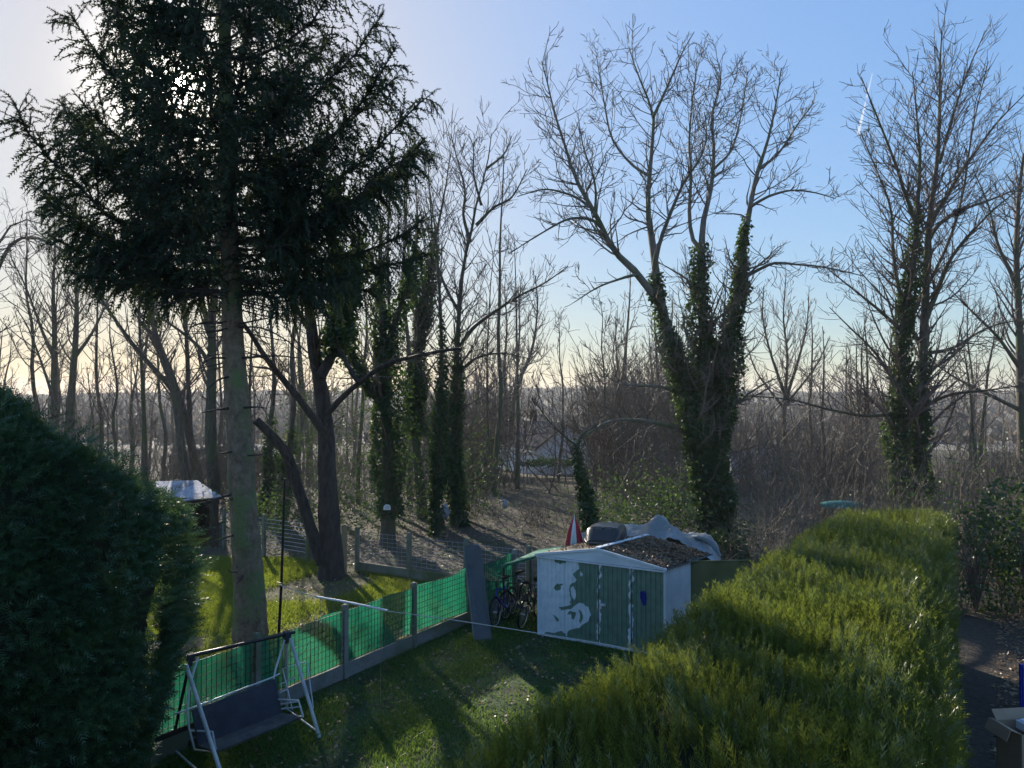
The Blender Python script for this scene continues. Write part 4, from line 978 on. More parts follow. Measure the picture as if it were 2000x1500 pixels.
RD = nrm(np.array([-1.74, 0.98])); RO = np.array([.45, 19.97])
rf = thing('wire_fence', 'low wire fence with mossy concrete posts running back from the shed to the wooden posts', 'fence', (RO[0], RO[1], 0))
rp = [RO + RD * 2 * k_ for k_ in range(0, 4)]
for p in rp: post_mb(p, 1.35, .11).build('post', M['concrete_green'], rf)
for a, b in zip(rp[:-1], rp[1:]):
    mid = (a + b) / 2
    mb = MB(); box(mb, (mid[0], mid[1], .14), (1.88, .05, .32), zaxes(RD)); mb.build('gravel_board', M['concrete_green'], rf)
    mb = MB()
    for k_ in range(8): tube(mb, [(a[0], a[1], .4 + k_ * .12), (mid[0], mid[1], .385 + k_ * .12), (b[0], b[1], .4 + k_ * .12)], .004, 4)
    for k_ in range(11):
        c = a + (b - a) * (k_ + .5) / 11; tube(mb, [(c[0], c[1], .38), (c[0], c[1], 1.25)], .003, 4)
    mb.build('wire_mesh', M['wire_pale'], rf, kind='stuff')
for (px, lab) in ((672, 'pale timber post standing against the right side of the forked tree'), (628, 'pale timber post half hidden behind the forked tree')):
    p = W(px, 1000, 22.6 if px > 650 else 23.4); mb = MB(); box(mb, (p[0], p[1], .72), (.17, .17, 1.5), zaxes((1, .3))); box(mb, (p[0], p[1], 1.485), (.12, .12, .03), zaxes((1, .3)))
    tag(mb.build('timber_post', M['wood']), lab, 'post')
r2 = thing('wire_fence', 'short run of plain horizontal wires between the spruce and the forked tree', 'fence', (-8.5, 24.6, 0))
a = np.array([-10.2, 26.3]); b = np.array([-6.6, 24.0])
for t in (0, .5, 1): post_mb(a + (b - a) * t, 1.4, .10).build('post', M['concrete_green'], r2)
mb = MB()
for k_ in range(8): tube(mb, [(a[0], a[1], .35 + k_ * .13), (b[0], b[1], .35 + k_ * .13)], .007, 4)
mb.build('wire_mesh', M['wire_pale'], r2, kind='stuff')

# ------------------------------------------------------------------ shed
A = np.array([0.60, 16.75]); B = np.array([3.14, 15.27]); DV = np.array([1.30, 1.46])
def SH(u, v, z): p = A + (B - A) * u + DV * v; return np.array([p[0], p[1], z])
NF = nrm(np.array([(B - A)[1], -(B - A)[0]]))           # outward normal of the front
EZ, RZ = 1.80, 2.07
def wall_uz(px, py):
    d = ray(px, py); o = np.array([0, 0, CAMZ]); n = np.array([NF[0], NF[1], 0]); t = ((np.array([A[0], A[1], 0]) - o) @ n) / (d @ n); p = o + d * t
    return (p[:2] - A) @ (B - A) / ((B - A) @ (B - A)), p[2]
def zc(pts): return [wall_uz(900 + x * .3, 960 + y * .3) for x, y in pts]
whites = [zc(q) for q in (
 [(500, 395), (600, 410), (690, 425), (772, 440), (768, 470), (774, 500), (752, 522), (736, 532), (744, 556), (760, 572), (742, 590), (715, 610), (704, 640), (712, 680), (722, 702), (712, 724), (750, 738), (772, 722), (802, 728), (828, 748), (846, 776), (850, 802), (830, 842), (800, 868), (770, 884), (725, 895), (702, 914), (690, 945), (500, 930)],
 [(738, 612), (748, 640), (752, 688), (742, 706), (728, 690), (716, 650), (722, 622)], [(784, 520), (798, 540), (792, 552), (780, 540)])]
greens = [zc(q) for q in (
 [(604, 428), (640, 424), (688, 432), (682, 462), (650, 472), (616, 462)], [(600, 632), (614, 612), (632, 600), (670, 604), (650, 616), (652, 640), (630, 646)],
 [(644, 756), (660, 746), (716, 742), (732, 722), (752, 740), (728, 760), (690, 766), (654, 772)], [(694, 796), (706, 772), (750, 786), (746, 802), (740, 830), (724, 826), (718, 802)],
 [(598, 798), (620, 816), (640, 836), (634, 852), (624, 844)], [(768, 758), (792, 780), (797, 822), (782, 862), (774, 842), (782, 800)],
 [(540, 925), (560, 912), (600, 922), (640, 908), (668, 914), (684, 930), (684, 950), (540, 950)])]
blues = [zc([(1172, 655), (1202, 650), (1210, 690), (1206, 740), (1184, 748), (1172, 700)])]
def inside(poly, u, z):
    c = np.zeros(len(u), bool); k_ = len(poly)
    for i in range(k_):
        (x1, y1), (x2, y2) = poly[i], poly[(i + 1) % k_]
        if y1 == y2: continue
        cond = ((y1 > z) != (y2 > z)) & (u < (x2 - x1) * (z - y1) / (y2 - y1) + x1); c ^= cond
    return c
def front_piece(name, u0, u1, z0, z1, proud, parent, nu=None):
    L = np.linalg.norm(B - A); nu = max(8, int((u1 - u0) * L / .012)); nv = int((z1 - z0) / .014)
    uu, vv = np.meshgrid(np.linspace(u0, u1, nu), np.linspace(z0, z1, nv)); u = uu.ravel(); z = vv.ravel()
    ph = (u * L / .105) % 1; prof = .020 * np.clip((np.abs(ph - .5) - .32) * 9, 0, 1)
    jig = .004 * vnoise(np.c_[u * 12, z * 8, 0 * u], 3.0); zj = z + .010 * vnoise(np.c_[u * 25, z * 12, 0 * u], 2.5)
    pt = np.zeros(len(u), bool)
    for q in whites: pt |= inside(q, u + jig, zj)
    for q in greens: pt &= ~inside(q, u + jig, zj)
    for us, w in ((wall_uz(1170, 1180)[0], .013), (wall_uz(1232, 1180)[0], .016)):
        pt |= np.abs(u - us + .012 * vnoise(np.c_[z * 9, z * 3, 0 * z], 1.4)) < w * (.6 + .5 * vnoise(np.c_[z * 14, 0 * z, 0 * z + us], 1.0))
    bl = np.zeros(len(u), bool)
    for q in blues: bl |= inside(q, u + jig, zj)
    off = proud + prof
    V = np.c_[A[0] + (B - A)[0] * u + NF[0] * off, A[1] + (B - A)[1] * u + NF[1] * off, z]
    i = (np.arange(nv - 1)[:, None] * nu + np.arange(nu - 1)[None]).ravel()
    mb = MB(); mb.add(V, np.stack([i, i + 1, i + nu + 1, i + nu], 1)); o = mb.build(name, M['paintwall'], parent)
    at = o.data.attributes.new('paint', 'FLOAT_COLOR', 'POINT')
    c = np.zeros((len(u), 4), np.float32); c[:, 0] = pt; c[:, 2] = bl; c[:, 3] = 1; at.data.foreach_set('color', c.ravel())
    return o
shed = thing('metal_shed', 'small corrugated metal shed, green doors and a flaking white painted face pattern on its front', 'shed', (A[0], A[1], 0))
uL = wall_uz(1106, 1180)[0]; uM = wall_uz(1170, 1180)[0]; uR = wall_uz(1233, 1180)[0]
front_piece('front_panel', 0.004, uL - .002, .03, EZ + .0, 0, shed); front_piece('front_panel', uR + .004, .996, .03, EZ, 0, shed)
for a, b in ((uL, uM - .003), (uM + .003, uR)):
    d = front_piece('door', a, b, .06, EZ - .05, .022, shed)
    if a != uL:
        h = MB(); p = SH(a + .03, 0, 1.0 - .1); q = wall_uz(1179, 1180); box(h, (*(A + (B - A) * (q[0]) + NF * .055), q[1]), (.14, .03, .05), zaxes(B - A)); box(h, (*(A + (B - A) * (q[0] - .012) + NF * .06), q[1] - .05), (.03, .03, .09), zaxes(B - A))
        h.build('handle', M['white_metal'], d)
def bar(mb, p, q, w, t, upv=(0, 0, 1)):
    p = np.array(p, float); q = np.array(q, float); x = nrm(q - p); y = nrm(np.cross(upv, x)); z = np.cross(x, y)
    box(mb, (p + q) / 2, (np.linalg.norm(q - p), t, w), np.array([x, y, z])); return mb
# gable: white fascia triangle with folded edge trims
g = MB(); o1 = np.array([*NF * .05, 0]); o2 = np.array([*NF * .03, 0])
tri = [SH(-.01, 0, EZ - .005), SH(1.01, 0, EZ - .005), SH(.5, 0, RZ - .01)]
g.add(np.array([t + o1 for t in tri] + [t + o2 for t in tri]), [[0, 1, 2], [5, 4, 3], [0, 3, 4, 1], [1, 4, 5, 2], [2, 5, 3, 0]]); g.build('gable', M['shed_white'], shed)
for a, b in (((-.02, 0, EZ), (.5, 0, RZ)), ((.5, 0, RZ), (1.02, 0, EZ))):
    g = MB(); bar(g, SH(*a) + o1 * 1.3 + [0, 0, .01], SH(*b) + o1 * 1.3 + [0, 0, .01], .05, .03); g.build('verge_trim', M['shed_white'], shed)
g = MB(); bar(g, SH(-.01, 0, EZ - .03) + o1 * 1.2, SH(1.01, 0, EZ - .03) + o1 * 1.2, .035, .02); g.build('door_track', M['shed_white'], shed)
g = MB(); bar(g, SH(0, 0, .045) + o1 * .9, SH(.9, 0, .045) + o1 * .9, .035, .03); g.build('sill', M['shed_white'], shed)
for u in (0.0, 1.0):
    g = MB(); bar(g, SH(u, 0, .02) + o1 * .25, SH(u, 0, EZ) + o1 * .25, .045, .05, (1, 0, 0)); g.build('corner_trim', M['shed_white'], shed)
def side_wall(u, mt):
    nu = 60; t = np.linspace(0, .56, nu); ph = (t * 1.95 / .105) % 1; off = .010 * np.clip((np.abs(ph - .5) - .3) * 10, 0, 1) * (1 if u > .5 else -1)
    d = nrm(B - A); pts = A + (B - A) * u + DV * t[:, None] + d * off[:, None]
    V = np.r_[np.c_[pts, np.full(nu, .02)], np.c_[pts, np.full(nu, EZ)]]; i = np.arange(nu - 1)
    mb = MB(); mb.add(V, np.stack([i, i + 1, i + nu + 1, i + nu], 1)); return mb.build('side_wall', mt, shed)
side_wall(1.0, M['shed_white']); side_wall(0.0, M['shed_white'])
mb = MB(); mb.add([SH(0, .56, 0), SH(1, .56, 0), SH(1, .56, EZ), SH(.5, .56, RZ), SH(0, .56, EZ)], [[4, 3, 2, 1, 0]]); mb.build('back_wall', M['shed_white'], shed)
for s in (0, 1):
    n_ = 46; mb = MB(); V = []
    for e in (-.035, 1.03):
        for t in np.linspace(0, 1, 2):
            pass
    vs = np.linspace(-.03, 1.04, 60); ph = (vs * 1.95 / .11) % 1; zo = .012 * np.clip((np.abs(ph - .5) - .3) * 10, 0, 1)
    ue = -.025 if s == 0 else 1.025
    ridge = np.array([SH(.5, v, RZ + .022 + z) for v, z in zip(vs, zo)]); eave = np.array([SH(ue, v, EZ - .005 + z) for v, z in zip(vs, zo)]); i = np.arange(59)
    mb.add(np.r_[ridge, eave], np.stack([i, i + 1, i + 61, i + 60], 1)); r_ = mb.build('roof', M['roofmetal'], shed)
for u in (.02, .98):
    mb = MB(); bar(mb, SH(u, .98, 0), SH(u, .98, EZ - .02), .06, .06, (1, 0, 0)); mb.build('rear_post', M['darkwood'], shed)
mb = MB(); bar(mb, SH(.5, -.03, RZ + .045), SH(.5, 1.03, RZ + .045), .02, .10); mb.build('ridge_cap', M['shed_white'], shed)
n = 5200; u = np.r_[U(.0, .5, 1700), U(.5, 1.0, 3500)]; v = rng.random(n) ** .75
kk = rng.random(n) < np.clip(.25 + 1.1 * v + .5 * vnoise(np.c_[u * 3, v * 3, 0 * u], 1.6), .05, 1); u, v = u[kk], v[kk]
Pp = np.array([SH(a, b, RZ + .04 - abs(a - .5) * 2 * (RZ - EZ)) for a, b in zip(u, v)])
mb = MB(); n = len(Pp); scatter(mb, KITE, KF, Pp, fr(nrm(np.c_[rng.normal(size=(n, 2)), rng.normal(size=n) * .25]), rng.normal(size=n) * .5), U(.03, .07, n)); lf_ = mb.build('roof_leaves', M['litter'], shed, kind='stuff')

# objects on and around the shed
def roofbox():
    c = SH(.30, .62, 0); d = nrm(np.array([*DV * [.35, 1], 0.])); sx = np.array([d[1], -d[0], 0]); L = 1.3; base = 1.99
    root = thing('roof_box', 'black plastic car roof box lying on the left roof slope of the metal shed', 'roof box', (c[0], c[1], base))
    def hull(zlo, prof, wp, mt, name, k=16):
        n_ = 14; V = []
        for i in range(n_):
            t = i / (n_ - 1); hw = .42 * wp(t); h = prof(t); row = []
            for j in range(k):
                a = math.pi * j / (k - 1); cx_, sz = math.cos(a), math.sin(a)
                row.append(c * [1, 1, 0] + d * (t - .5) * L + sx * hw * np.sign(cx_) * abs(cx_) ** .45 + np.array([0, 0, zlo + h * abs(sz) ** .55]))
            V += row
        i = (np.arange(n_ - 1)[:, None] * k + np.arange(k - 1)[None]).ravel(); mb = MB(); V = np.array(V)
        mb.add(V, np.stack([i, i + k, i + k + 1, i + 1], 1)); mb.add(V[:k], [list(range(k))]); mb.add(V[-k:], [list(range(k))[::-1]]); return mb.build(name, mt, root, smooth=False)
    wp = lambda t: .72 + .28 * math.sin(math.pi * min(t * 1.3, .5)) - .25 * max(0, t - .75)
    hull(base + .10, lambda t: .06 + .24 * min(1, t * 3.5) - .10 * max(0, t - .6), wp, M['blackplastic'], 'lid')
    mb = MB(); ring = []
    for t in np.linspace(0, 1, 10): ring.append(c * [1, 1, 0] + d * (t - .5) * L * 1.01 + sx * .435 * wp(t) + [0, 0, base + .10])
    for t in np.linspace(1, 0, 10): ring.append(c * [1, 1, 0] + d * (t - .5) * L * 1.01 - sx * .435 * wp(t) + [0, 0, base + .10])
    tube(mb, ring + [ring[0]], .017, 6, caps=False); mb.build('rim', M['greyplastic'], root)
    mb = MB(); n_ = 10; V = []
    for t in np.linspace(0, 1, n_):
        hw = .40 * wp(t)
        for w_, z_ in ((-1, .10), (-.8, -.02), (.8, -.02), (1, .10)): V.append(c * [1, 1, 0] + d * (t - .5) * L * .985 + sx * hw * w_ + [0, 0, base + z_])
    i = (np.arange(n_ - 1)[:, None] * 4 + np.arange(3)[None]).ravel(); V = np.array(V); mb.add(V, np.stack([i, i + 1, i + 5, i + 4], 1)); mb.add(V[:4], [[3, 2, 1, 0]]); mb.add(V[-4:], [[0, 1, 2, 3]]); mb.build('bottom_shell', M['blackplastic'], root)
    for s in (-.25, 0, .25):
        mb = MB(); bar(mb, c * [1, 1, 0] + d * -.35 + sx * s * .9 + [0, 0, base + .385], c * [1, 1, 0] + d * .30 + sx * s * .9 + [0, 0, base + .37], .02, .035); mb.build('rib', M['blackplastic'], root)
roofbox()

def tarp():
    tp = [(1112, 1052), (1135, 1045), (1152, 1032), (1172, 1024), (1190, 1022), (1215, 1025), (1240, 1026), (1262, 1024), (1274, 1017), (1286, 1008), (1300, 1018), (1318, 1030), (1340, 1040), (1362, 1044), (1380, 1046), (1395, 1056), (1404, 1072), (1408, 1092)]
    fr_ = [(1108, 1068), (1132, 1062), (1152, 1052), (1172, 1050), (1190, 1050), (1215, 1050), (1240, 1049), (1262, 1050), (1274, 1052), (1288, 1054), (1302, 1056), (1318, 1060), (1336, 1068), (1352, 1076), (1368, 1082), (1378, 1086), (1392, 1096), (1404, 1106)]
    Dt = np.interp(np.arange(18), [0, 9, 14, 17], [19.6, 19.0, 18.4, 18.2]); Df = np.interp(np.arange(18), [0, 5, 9, 14, 17], [18.9, 18.1, 17.7, 17.2, 17.1])
    nu, nv = 90, 26; Tt = np.array([W(x, y, d) for (x, y), d in zip(tp, Dt)]); Ff = np.array([W(x, y, d) for (x, y), d in zip(fr_, Df)])
    Tt = resample(Tt, nu); Ff = resample(Ff, nu); Bk = Tt + [.5, 1.6, 0]; Bk[:, 2] = .15
    V = []
    for j in range(nv):
        t = j / (nv - 1)
        if t < .6: s = t / .6; p = Ff * (1 - s) + Tt * s; p[:, 2] += .12 * math.sin(math.pi * s) * (Tt[:, 2] - Ff[:, 2]) / .5
        else: s = (t - .6) / .4; p = Tt * (1 - s) + Bk * s
        V.append(p)
    V = np.array(V).reshape(-1, 3)
    w = .035 * vnoise(V * [1, 1, 1.6], 4.0) + .030 * np.abs(vnoise(V * [1, .6, 1], 9)) + .012 * vnoise(V, 22); V[:, 2] += w; V[:, 1] += .6 * w
    i = (np.arange(nv - 1)[:, None] * nu + np.arange(nu - 1)[None]).ravel(); mb = MB(); mb.add(V, np.stack([i, i + 1, i + nu + 1, i + nu], 1))
    # skirt falling from the front edge to the ground at the right end
    r_ = V.reshape(nv, nu, 3)[:, -1]; k_ = len(r_); lowr = r_ * [1, 1, 0] + [.08, 0, .3]
    mb.add(np.r_[r_, lowr], np.stack([np.arange(k_ - 1), np.arange(1, k_), np.arange(1, k_) + k_, np.arange(k_ - 1) + k_], 1))
    tag(mb.build('tarpaulin', M['tarp'], smooth=True), 'large crumpled grey blue tarpaulin heaped to a peak behind the shed roof', 'tarpaulin')
    # gathered dark roll at the right end
    mb = MB()
    c1, c2 = W(1352, 1048, 18.0), W(1392, 1064, 17.6)
    tube(mb, resample([c1, (c1 + c2) / 2 + [0, 0, .05], c2, c2 + [.15, -.1, -.25]], 10), [.03, .05, .07, .06, .08, .07, .06, .07, .05, .03], 9)
    tag(mb.build('rolled_sheet', M['tarp'], smooth=True), 'loosely rolled grey sheet lying on the right end of the tarpaulin', 'sheet')
tarp()

def parasol():
    b = W(1122, 1060, 18.4); root = thing('parasol', 'closed red and white parasol poking up behind the left shed roof', 'parasol', (b[0], b[1], 0))
    mb = MB(); tube(mb, [(b[0], b[1], 0), (b[0], b[1], b[2] + .02)], .02, 8); mb.build('pole', M['white_metal'], root)
    ring = [(0.20, -.10), (.19, .0), (.15, .22), (.10, .42), (.04, .58), (.012, .66)]; k_ = 24
    mr = MB(); V = []
    for r, z in ring:
        for j in range(k_):
            a = 2 * math.pi * j / k_ + .5; f = 1 + .16 * math.cos(6 * a); V.append((b[0] + math.cos(a) * r * f, b[1] + math.sin(a) * r * f * .8, b[2] + z))
    for i in range(len(ring) - 1):
        for j in range(k_):
            mi = 1 if j in (14, 15, 16, 22, 23, 5, 6, 7) else 0
            mr.add(np.array([V[i * k_ + j], V[i * k_ + (j + 1) % k_], V[(i + 1) * k_ + (j + 1) % k_], V[(i + 1) * k_ + j]]), np.array([[0, 1, 2, 3]]), mi)
    mr.build('canopy', [M['red'], M['white']], root)
    mb = MB(); tube(mb, [(b[0], b[1], b[2] + .64), (b[0], b[1], b[2] + .70)], [.012, .006], 6); mb.build('finial', M['white_metal'], root)
parasol()

lt = thing('lean_to_roof', 'thin green sheet roof sloping from the shed down to the screened fence above the bikes', 'roof', (*fence_pt(4.2), 0))
q = [W(978, 1105, 18.0), W(1053, 1084, 16.85), W(1142, 1060, 18.3), W(1052, 1073, 20.0)]
mb = MB(); nn_ = 24; V = []
for i in range(nn_):
    for j in range(12):
        s, t = i / (nn_ - 1), j / 11; p = (q[0] * (1 - s) + q[1] * s) * (1 - t) + (q[3] * (1 - s) + q[2] * s) * t; V.append(p + [0, 0, .008 * math.sin(j * 3.14)])
V = np.array(V); i = (np.arange(nn_ - 1)[:, None] * 12 + np.arange(11)[None]).ravel(); F1 = np.stack([i, i + 12, i + 13, i + 1], 1)
mb.add(V, F1); mb.add(V - [0, 0, .02], F1[:, ::-1]); mb.build('sheet', M['greensheet'], lt)
mb = MB(); bar(mb, q[0] - [0, 0, .035], q[1] - [0, 0, .035], .03, .03); mb.build('edge_batten', M['greensheet'], lt)
mb = MB(); p = W(984, 1110, 18.05); bar(mb, (p[0], p[1], 0), p, .05, .05, (1, 0, 0)); mb.build('support_post', M['darkwood'], lt)

# grey board leaning on the fence
TL, TR, BR, BL = W(905, 1080, 17.15), W(939, 1076, 17.0), W(962, 1245, 16.35), W(926, 1251, 16.3)
TR[2] = 1.97; TL[2] = 1.93; BL[2] = BR[2] = 0.01
mb = MB(); P6 = [BL, BR, BR + (TR - BR) * .95, TR - (TR - TL) * .12, TL + (TR - TL) * .12, BL + (TL - BL) * .95]
nb_ = nrm(np.cross(BR - BL, TL - BL)) * -.05; P6 = np.array(P6); k_ = 6
mb.add(np.r_[P6, P6 + nb_], [[0, 1, 2, 3, 4, 5], [11, 10, 9, 8, 7, 6]] + [[i, i + 6, (i + 1) % 6 + 6, (i + 1) % 6] for i in range(6)])
bd = thing('leaning_board', 'tall grey round-cornered board leaning upright against the screened fence', 'board', (BL + BR) / 2)
mb.build('panel', M['board'], bd)
mb = MB(); e = nrm(TL - BL); tube(mb, [BL + e * .05 - nb_ * .2, TL - e * .1 - nb_ * .2], .014, 6); mb.build('edge_strip', M['concrete'], bd)

# khaki sheet right of the shed
q = [W(1343, 1168, 16.12), W(1462, 1150, 16.0), W(1462, 1096, 16.0), W(1346, 1098, 16.12)]; q[0][2] = q[1][2] = .05
kh = thing('khaki_screen', 'plain khaki sheet screen between the shed and the clipped hedge', 'screen', q[0]); mb = MB()
nu, nv = 26, 8; V = []
for j in range(nv):
    for i in range(nu):
        s, t = i / (nu - 1), j / (nv - 1); p = (q[0] * (1 - s) + q[1] * s) * (1 - t) + (q[3] * (1 - s) + q[2] * s) * t; V.append(p + np.array([0, .03 * math.sin(s * 14 + t), 0]))
i = (np.arange(nv - 1)[:, None] * nu + np.arange(nu - 1)[None]).ravel(); mb.add(V, np.stack([i, i + 1, i + nu + 1, i + nu], 1)); mb.build('sheet', M['khaki'], kh, smooth=True)
mb = MB(); tube(mb, [q[3] + [0, 0, .015], q[2] + [0, 0, .015]], .018, 6); mb.build('top_rail', M['khaki'], kh)

# ------------------------------------------------------------------ bicycles
def bicycle(label, loc, rz, lean, frame_mt, seat=.95, wheel=.33, step=False):
    root = thing('bicycle', label, 'bicycle', loc, group='bicycles parked beside the shed')
    root.rotation_euler = (lean, 0, rz)
    def prt(mb, nm, mt, par=root, kind=None):
        o = bpy.data.objects.new(nm, mb.mesh(nm, mt, True)); COL.objects.link(o); o.parent = par
        if kind: o['kind'] = kind
        return o
    wb_ = 1.04
    for x0 in (0, wb_):
        th = np.linspace(0, 2 * math.pi, 33)
        ring = lambda r: [(x0 + math.cos(a) * r, 0, wheel + math.sin(a) * r) for a in th]
        mb = MB(); tube(mb, ring(wheel - .035), .009, 6, caps=False); tube(mb, [(x0, -.05, wheel), (x0, .05, wheel)], .022, 8)
        w = prt(mb, 'wheel', M['wire_pale'])
        mb = MB(); tube(mb, ring(wheel - .018), .02, 8, caps=False); prt(mb, 'tyre', M['rubber'], w)
        mb = MB()
        for j in range(24):
            a = 2 * math.pi * j / 24; tube(mb, [(x0, .02 * (-1) ** j, wheel), (x0 + math.cos(a) * (wheel - .035), 0, wheel + math.sin(a) * (wheel - .035))], .0016, 3, caps=False)
        prt(mb, 'spokes', M['wire_pale'], w, 'stuff')
    bb = (.44, 0, .29); st = (.32, 0, .78); hd = (.86, 0, .82); hl = (.90, 0, .68)
    mb = MB()
    tube(mb, [bb, st], .016); tube(mb, [bb, hl], .018); tube(mb, [(st[0] + .02, 0, .70 if not step else .45), hd], .016); tube(mb, [hd, hl], .02)
    for s in (-.05, .05):
        tube(mb, [(0, s, wheel), (bb[0], s * .6, bb[2])], .009); tube(mb, [(0, s, wheel), (st[0], s * .4, .70)], .008)
    prt(mb, 'frame', frame_mt)
    mb = MB()
    for s in (-.05, .05): tube(mb, [(wb_, s, wheel), (.925, s, .66), (.90, 0, .68)], .010)
    prt(mb, 'fork', frame_mt)
    mb = MB(); tube(mb, [hd, (.84, 0, 1.0)], .012); tube(mb, [(.80, -.29, 1.02), (.87, -.15, 1.0), (.86, 0, 1.0), (.87, .15, 1.0), (.80, .29, 1.02)], .011); prt(mb, 'handlebar', M['dark_metal'])
    for s in (-1, 1):
        mb = MB(); tube(mb, [(.81, s * .22, 1.015), (.775, s * .31, 1.02)], .017); prt(mb, 'grip', M['rubber'])
    mb = MB(); tube(mb, [st, (st[0] - .03, 0, seat)], .012); prt(mb, 'seat_post', M['wire_pale'])
    mb = MB(); xs = np.linspace(-.14, .14, 9); V = []
    for x in xs:
        w_ = .085 * (1 - max(0, (x + .02) / .16)) ** .8 + .018
        for a in np.linspace(0, 2 * math.pi, 10, endpoint=False): V.append((st[0] - .02 + x, math.cos(a) * w_, seat + .02 + math.sin(a) * .03))
    V = np.array(V); i = np.arange(8)[:, None] * 10; j = np.arange(10)[None]; mb.add(V, np.stack([i + j, i + (j + 1) % 10, i + 10 + (j + 1) % 10, i + 10 + j], -1).reshape(-1, 4)); mb.add(V[:10], [list(range(10))]); mb.add(V[-10:], [list(range(10))]); prt(mb, 'saddle', M['rubber'])
    mb = MB(); th = np.linspace(0, 2 * math.pi, 21); tube(mb, [(bb[0] + math.cos(a) * .09, -.05, bb[2] + math.sin(a) * .09) for a in th], .006, 5, caps=False)
    tube(mb, [(bb[0], -.06, bb[2]), (bb[0] + .12, -.08, bb[2] - .12)], .009); tube(mb, [(bb[0], .06, bb[2]), (bb[0] - .12, .08, bb[2] + .12)], .009); prt(mb, 'crank', M['wire_pale'])
    for s, x, z in ((-1, .12, -.12), (1, -.12, .12)):
        mb = MB(); box(mb, (bb[0] + x, s * .13, bb[2] + z), (.09, .09, .02)); prt(mb, 'pedal', M['rubber'])
    for x0, a0, a1 in ((0, 20, 190), (wb_, -10, 150)):
        mb = MB(); tube(mb, [(x0 + math.cos(math.radians(a)) * (wheel + .02), 0, wheel + math.sin(math.radians(a)) * (wheel + .02)) for a in np.linspace(a0, a1, 12)], .014, 5); prt(mb, 'mudguard', M['dark_metal'])
    return root
p = W(984, 1205, 17.6); bicycle('blue framed bicycle nearest the leaning grey board', (p[0] + .22, 18.25, .02), math.radians(-112), .10, M['blue'])
p = W(1024, 1215, 17.3); bicycle('dark bicycle close against the white left end of the shed', (.62, 18.1, .02), math.radians(-112), -.10, M['dark_metal'], step=True)
bicycle('dark bicycle squeezed between the blue one and the one at the shed wall', (.35, 18.8, .02), math.radians(-118), .06, M['dark_metal'])

# ------------------------------------------------------------------ swing seat
sw = thing('swing_seat', 'old canopy-less garden swing seat with white A-frame legs and a dark blue backrest', 'swing seat', (-3.9, 11.3, 0))
def tb_(name, pts, r, mt, par=sw, k=10):
    mb = MB(); tube(mb, resample(pts, max(len(pts) * 3, 4)) if len(pts) > 2 else pts, r, k); return mb.build(name, M[mt], par, smooth=True)
rt, lt_ = W(560, 1238, 11.95), W(372, 1281, 10.95)
d_ = nrm(rt - lt_); tb_('top_bar', [lt_ - d_ * .06, rt + d_ * .14], .027, 'dark_metal')
fR, fL = W(624, 1440, 11.55), W(432, 1512, 10.0)
leg = tb_('front_leg', [W(567, 1246, 11.93), fR], .028, 'white_metal'); tb_('foot', [fR + nrm(W(567, 1246, 11.93) - fR) * .06, fR - [0, 0, .03]], [.031, .022], 'greentip', leg)
tb_('front_leg', [W(364, 1300, 10.7), fL], .028, 'white_metal')
bR, bL = G(560, 1388), G(334, 1463)
tb_('rear_leg', [rt - [0, 0, .03], bR], .024, 'white_metal'); tb_('rear_leg', [lt_ - [0, 0, .03], bL], .024, 'dark_metal')
tb_('base_bar', [bL + [0, 0, .03], fL * [1, 1, 0] + [0, 0, .06]], .018, 'white_metal'); tb_('base_bar', [bR + [0, 0, .03], fR * [1, 1, 0] + [0, 0, .14]], .014, 'white_metal')
tb_('base_bar', [bL + [0, 0, .05], bR + [0, 0, .05]], .02, 'white_metal')
for c, s in ((rt, 1), (lt_, -1)):
    mb = MB(); box(mb, c - [0, 0, .02], (.09, .12, .11), zaxes(d_)); box(mb, c - [0, 0, .10], (.05, .05, .10), zaxes(d_)); mb.build('bracket', M['navy'], sw)
H1 = [W(x, y, d) for x, y, d in ((556, 1250, 11.93), (546, 1282, 11.8), (536, 1318, 11.62), (535, 1345, 11.55), (541, 1372, 11.48), (548, 1396, 11.45))]
H2 = [W(x, y, d) for x, y, d in ((387, 1284, 10.92), (374, 1328, 10.75), (366, 1375, 10.6), (368, 1415, 10.55), (374, 1440, 10.55), (380, 1464, 10.55))]
tb_('side_frame', H1, .015, 'white_metal'); tb_('side_frame', H2, .015, 'white_metal')
for pts in ([(543, 1366, 11.48), (583, 1368, 11.2), (592, 1400, 11.15)], [(371, 1427, 10.6), (415, 1429, 10.5), (423, 1470, 10.45)]):
    mb = MB(); tube(mb, [W(*q) for q in pts], .014, 8); mb.build('armrest', M['white_metal'], sw)
for pts in ([(549, 1396, 11.45), (592, 1400, 11.15)], [(380, 1464, 10.6), (423, 1470, 10.45)], [(545, 1386, 11.47), (588, 1380, 11.2)], [(546, 1376, 11.47), (584, 1370, 11.3)]):
    tb_('seat_bracket', [W(*q) for q in pts], .011, 'white_metal')
mb = MB(); slab(mb, [W(374, 1388, 10.62), W(536, 1326, 11.6), W(550, 1395, 11.42), W(386, 1459, 10.52)], -.025); mb.build('backrest', M['navy'], sw)
tb_('back_rail', [W(340, 1395, 10.5), W(374, 1383, 10.62), W(540, 1320, 11.62), W(546, 1316, 11.66)], .013, 'white_metal')
mb = MB(); slab(mb, [W(386, 1460, 10.52), W(550, 1396, 11.42), W(592, 1402, 11.2), W(424, 1471, 10.42)], -.03); mb.build('seat', M['seat'], sw)
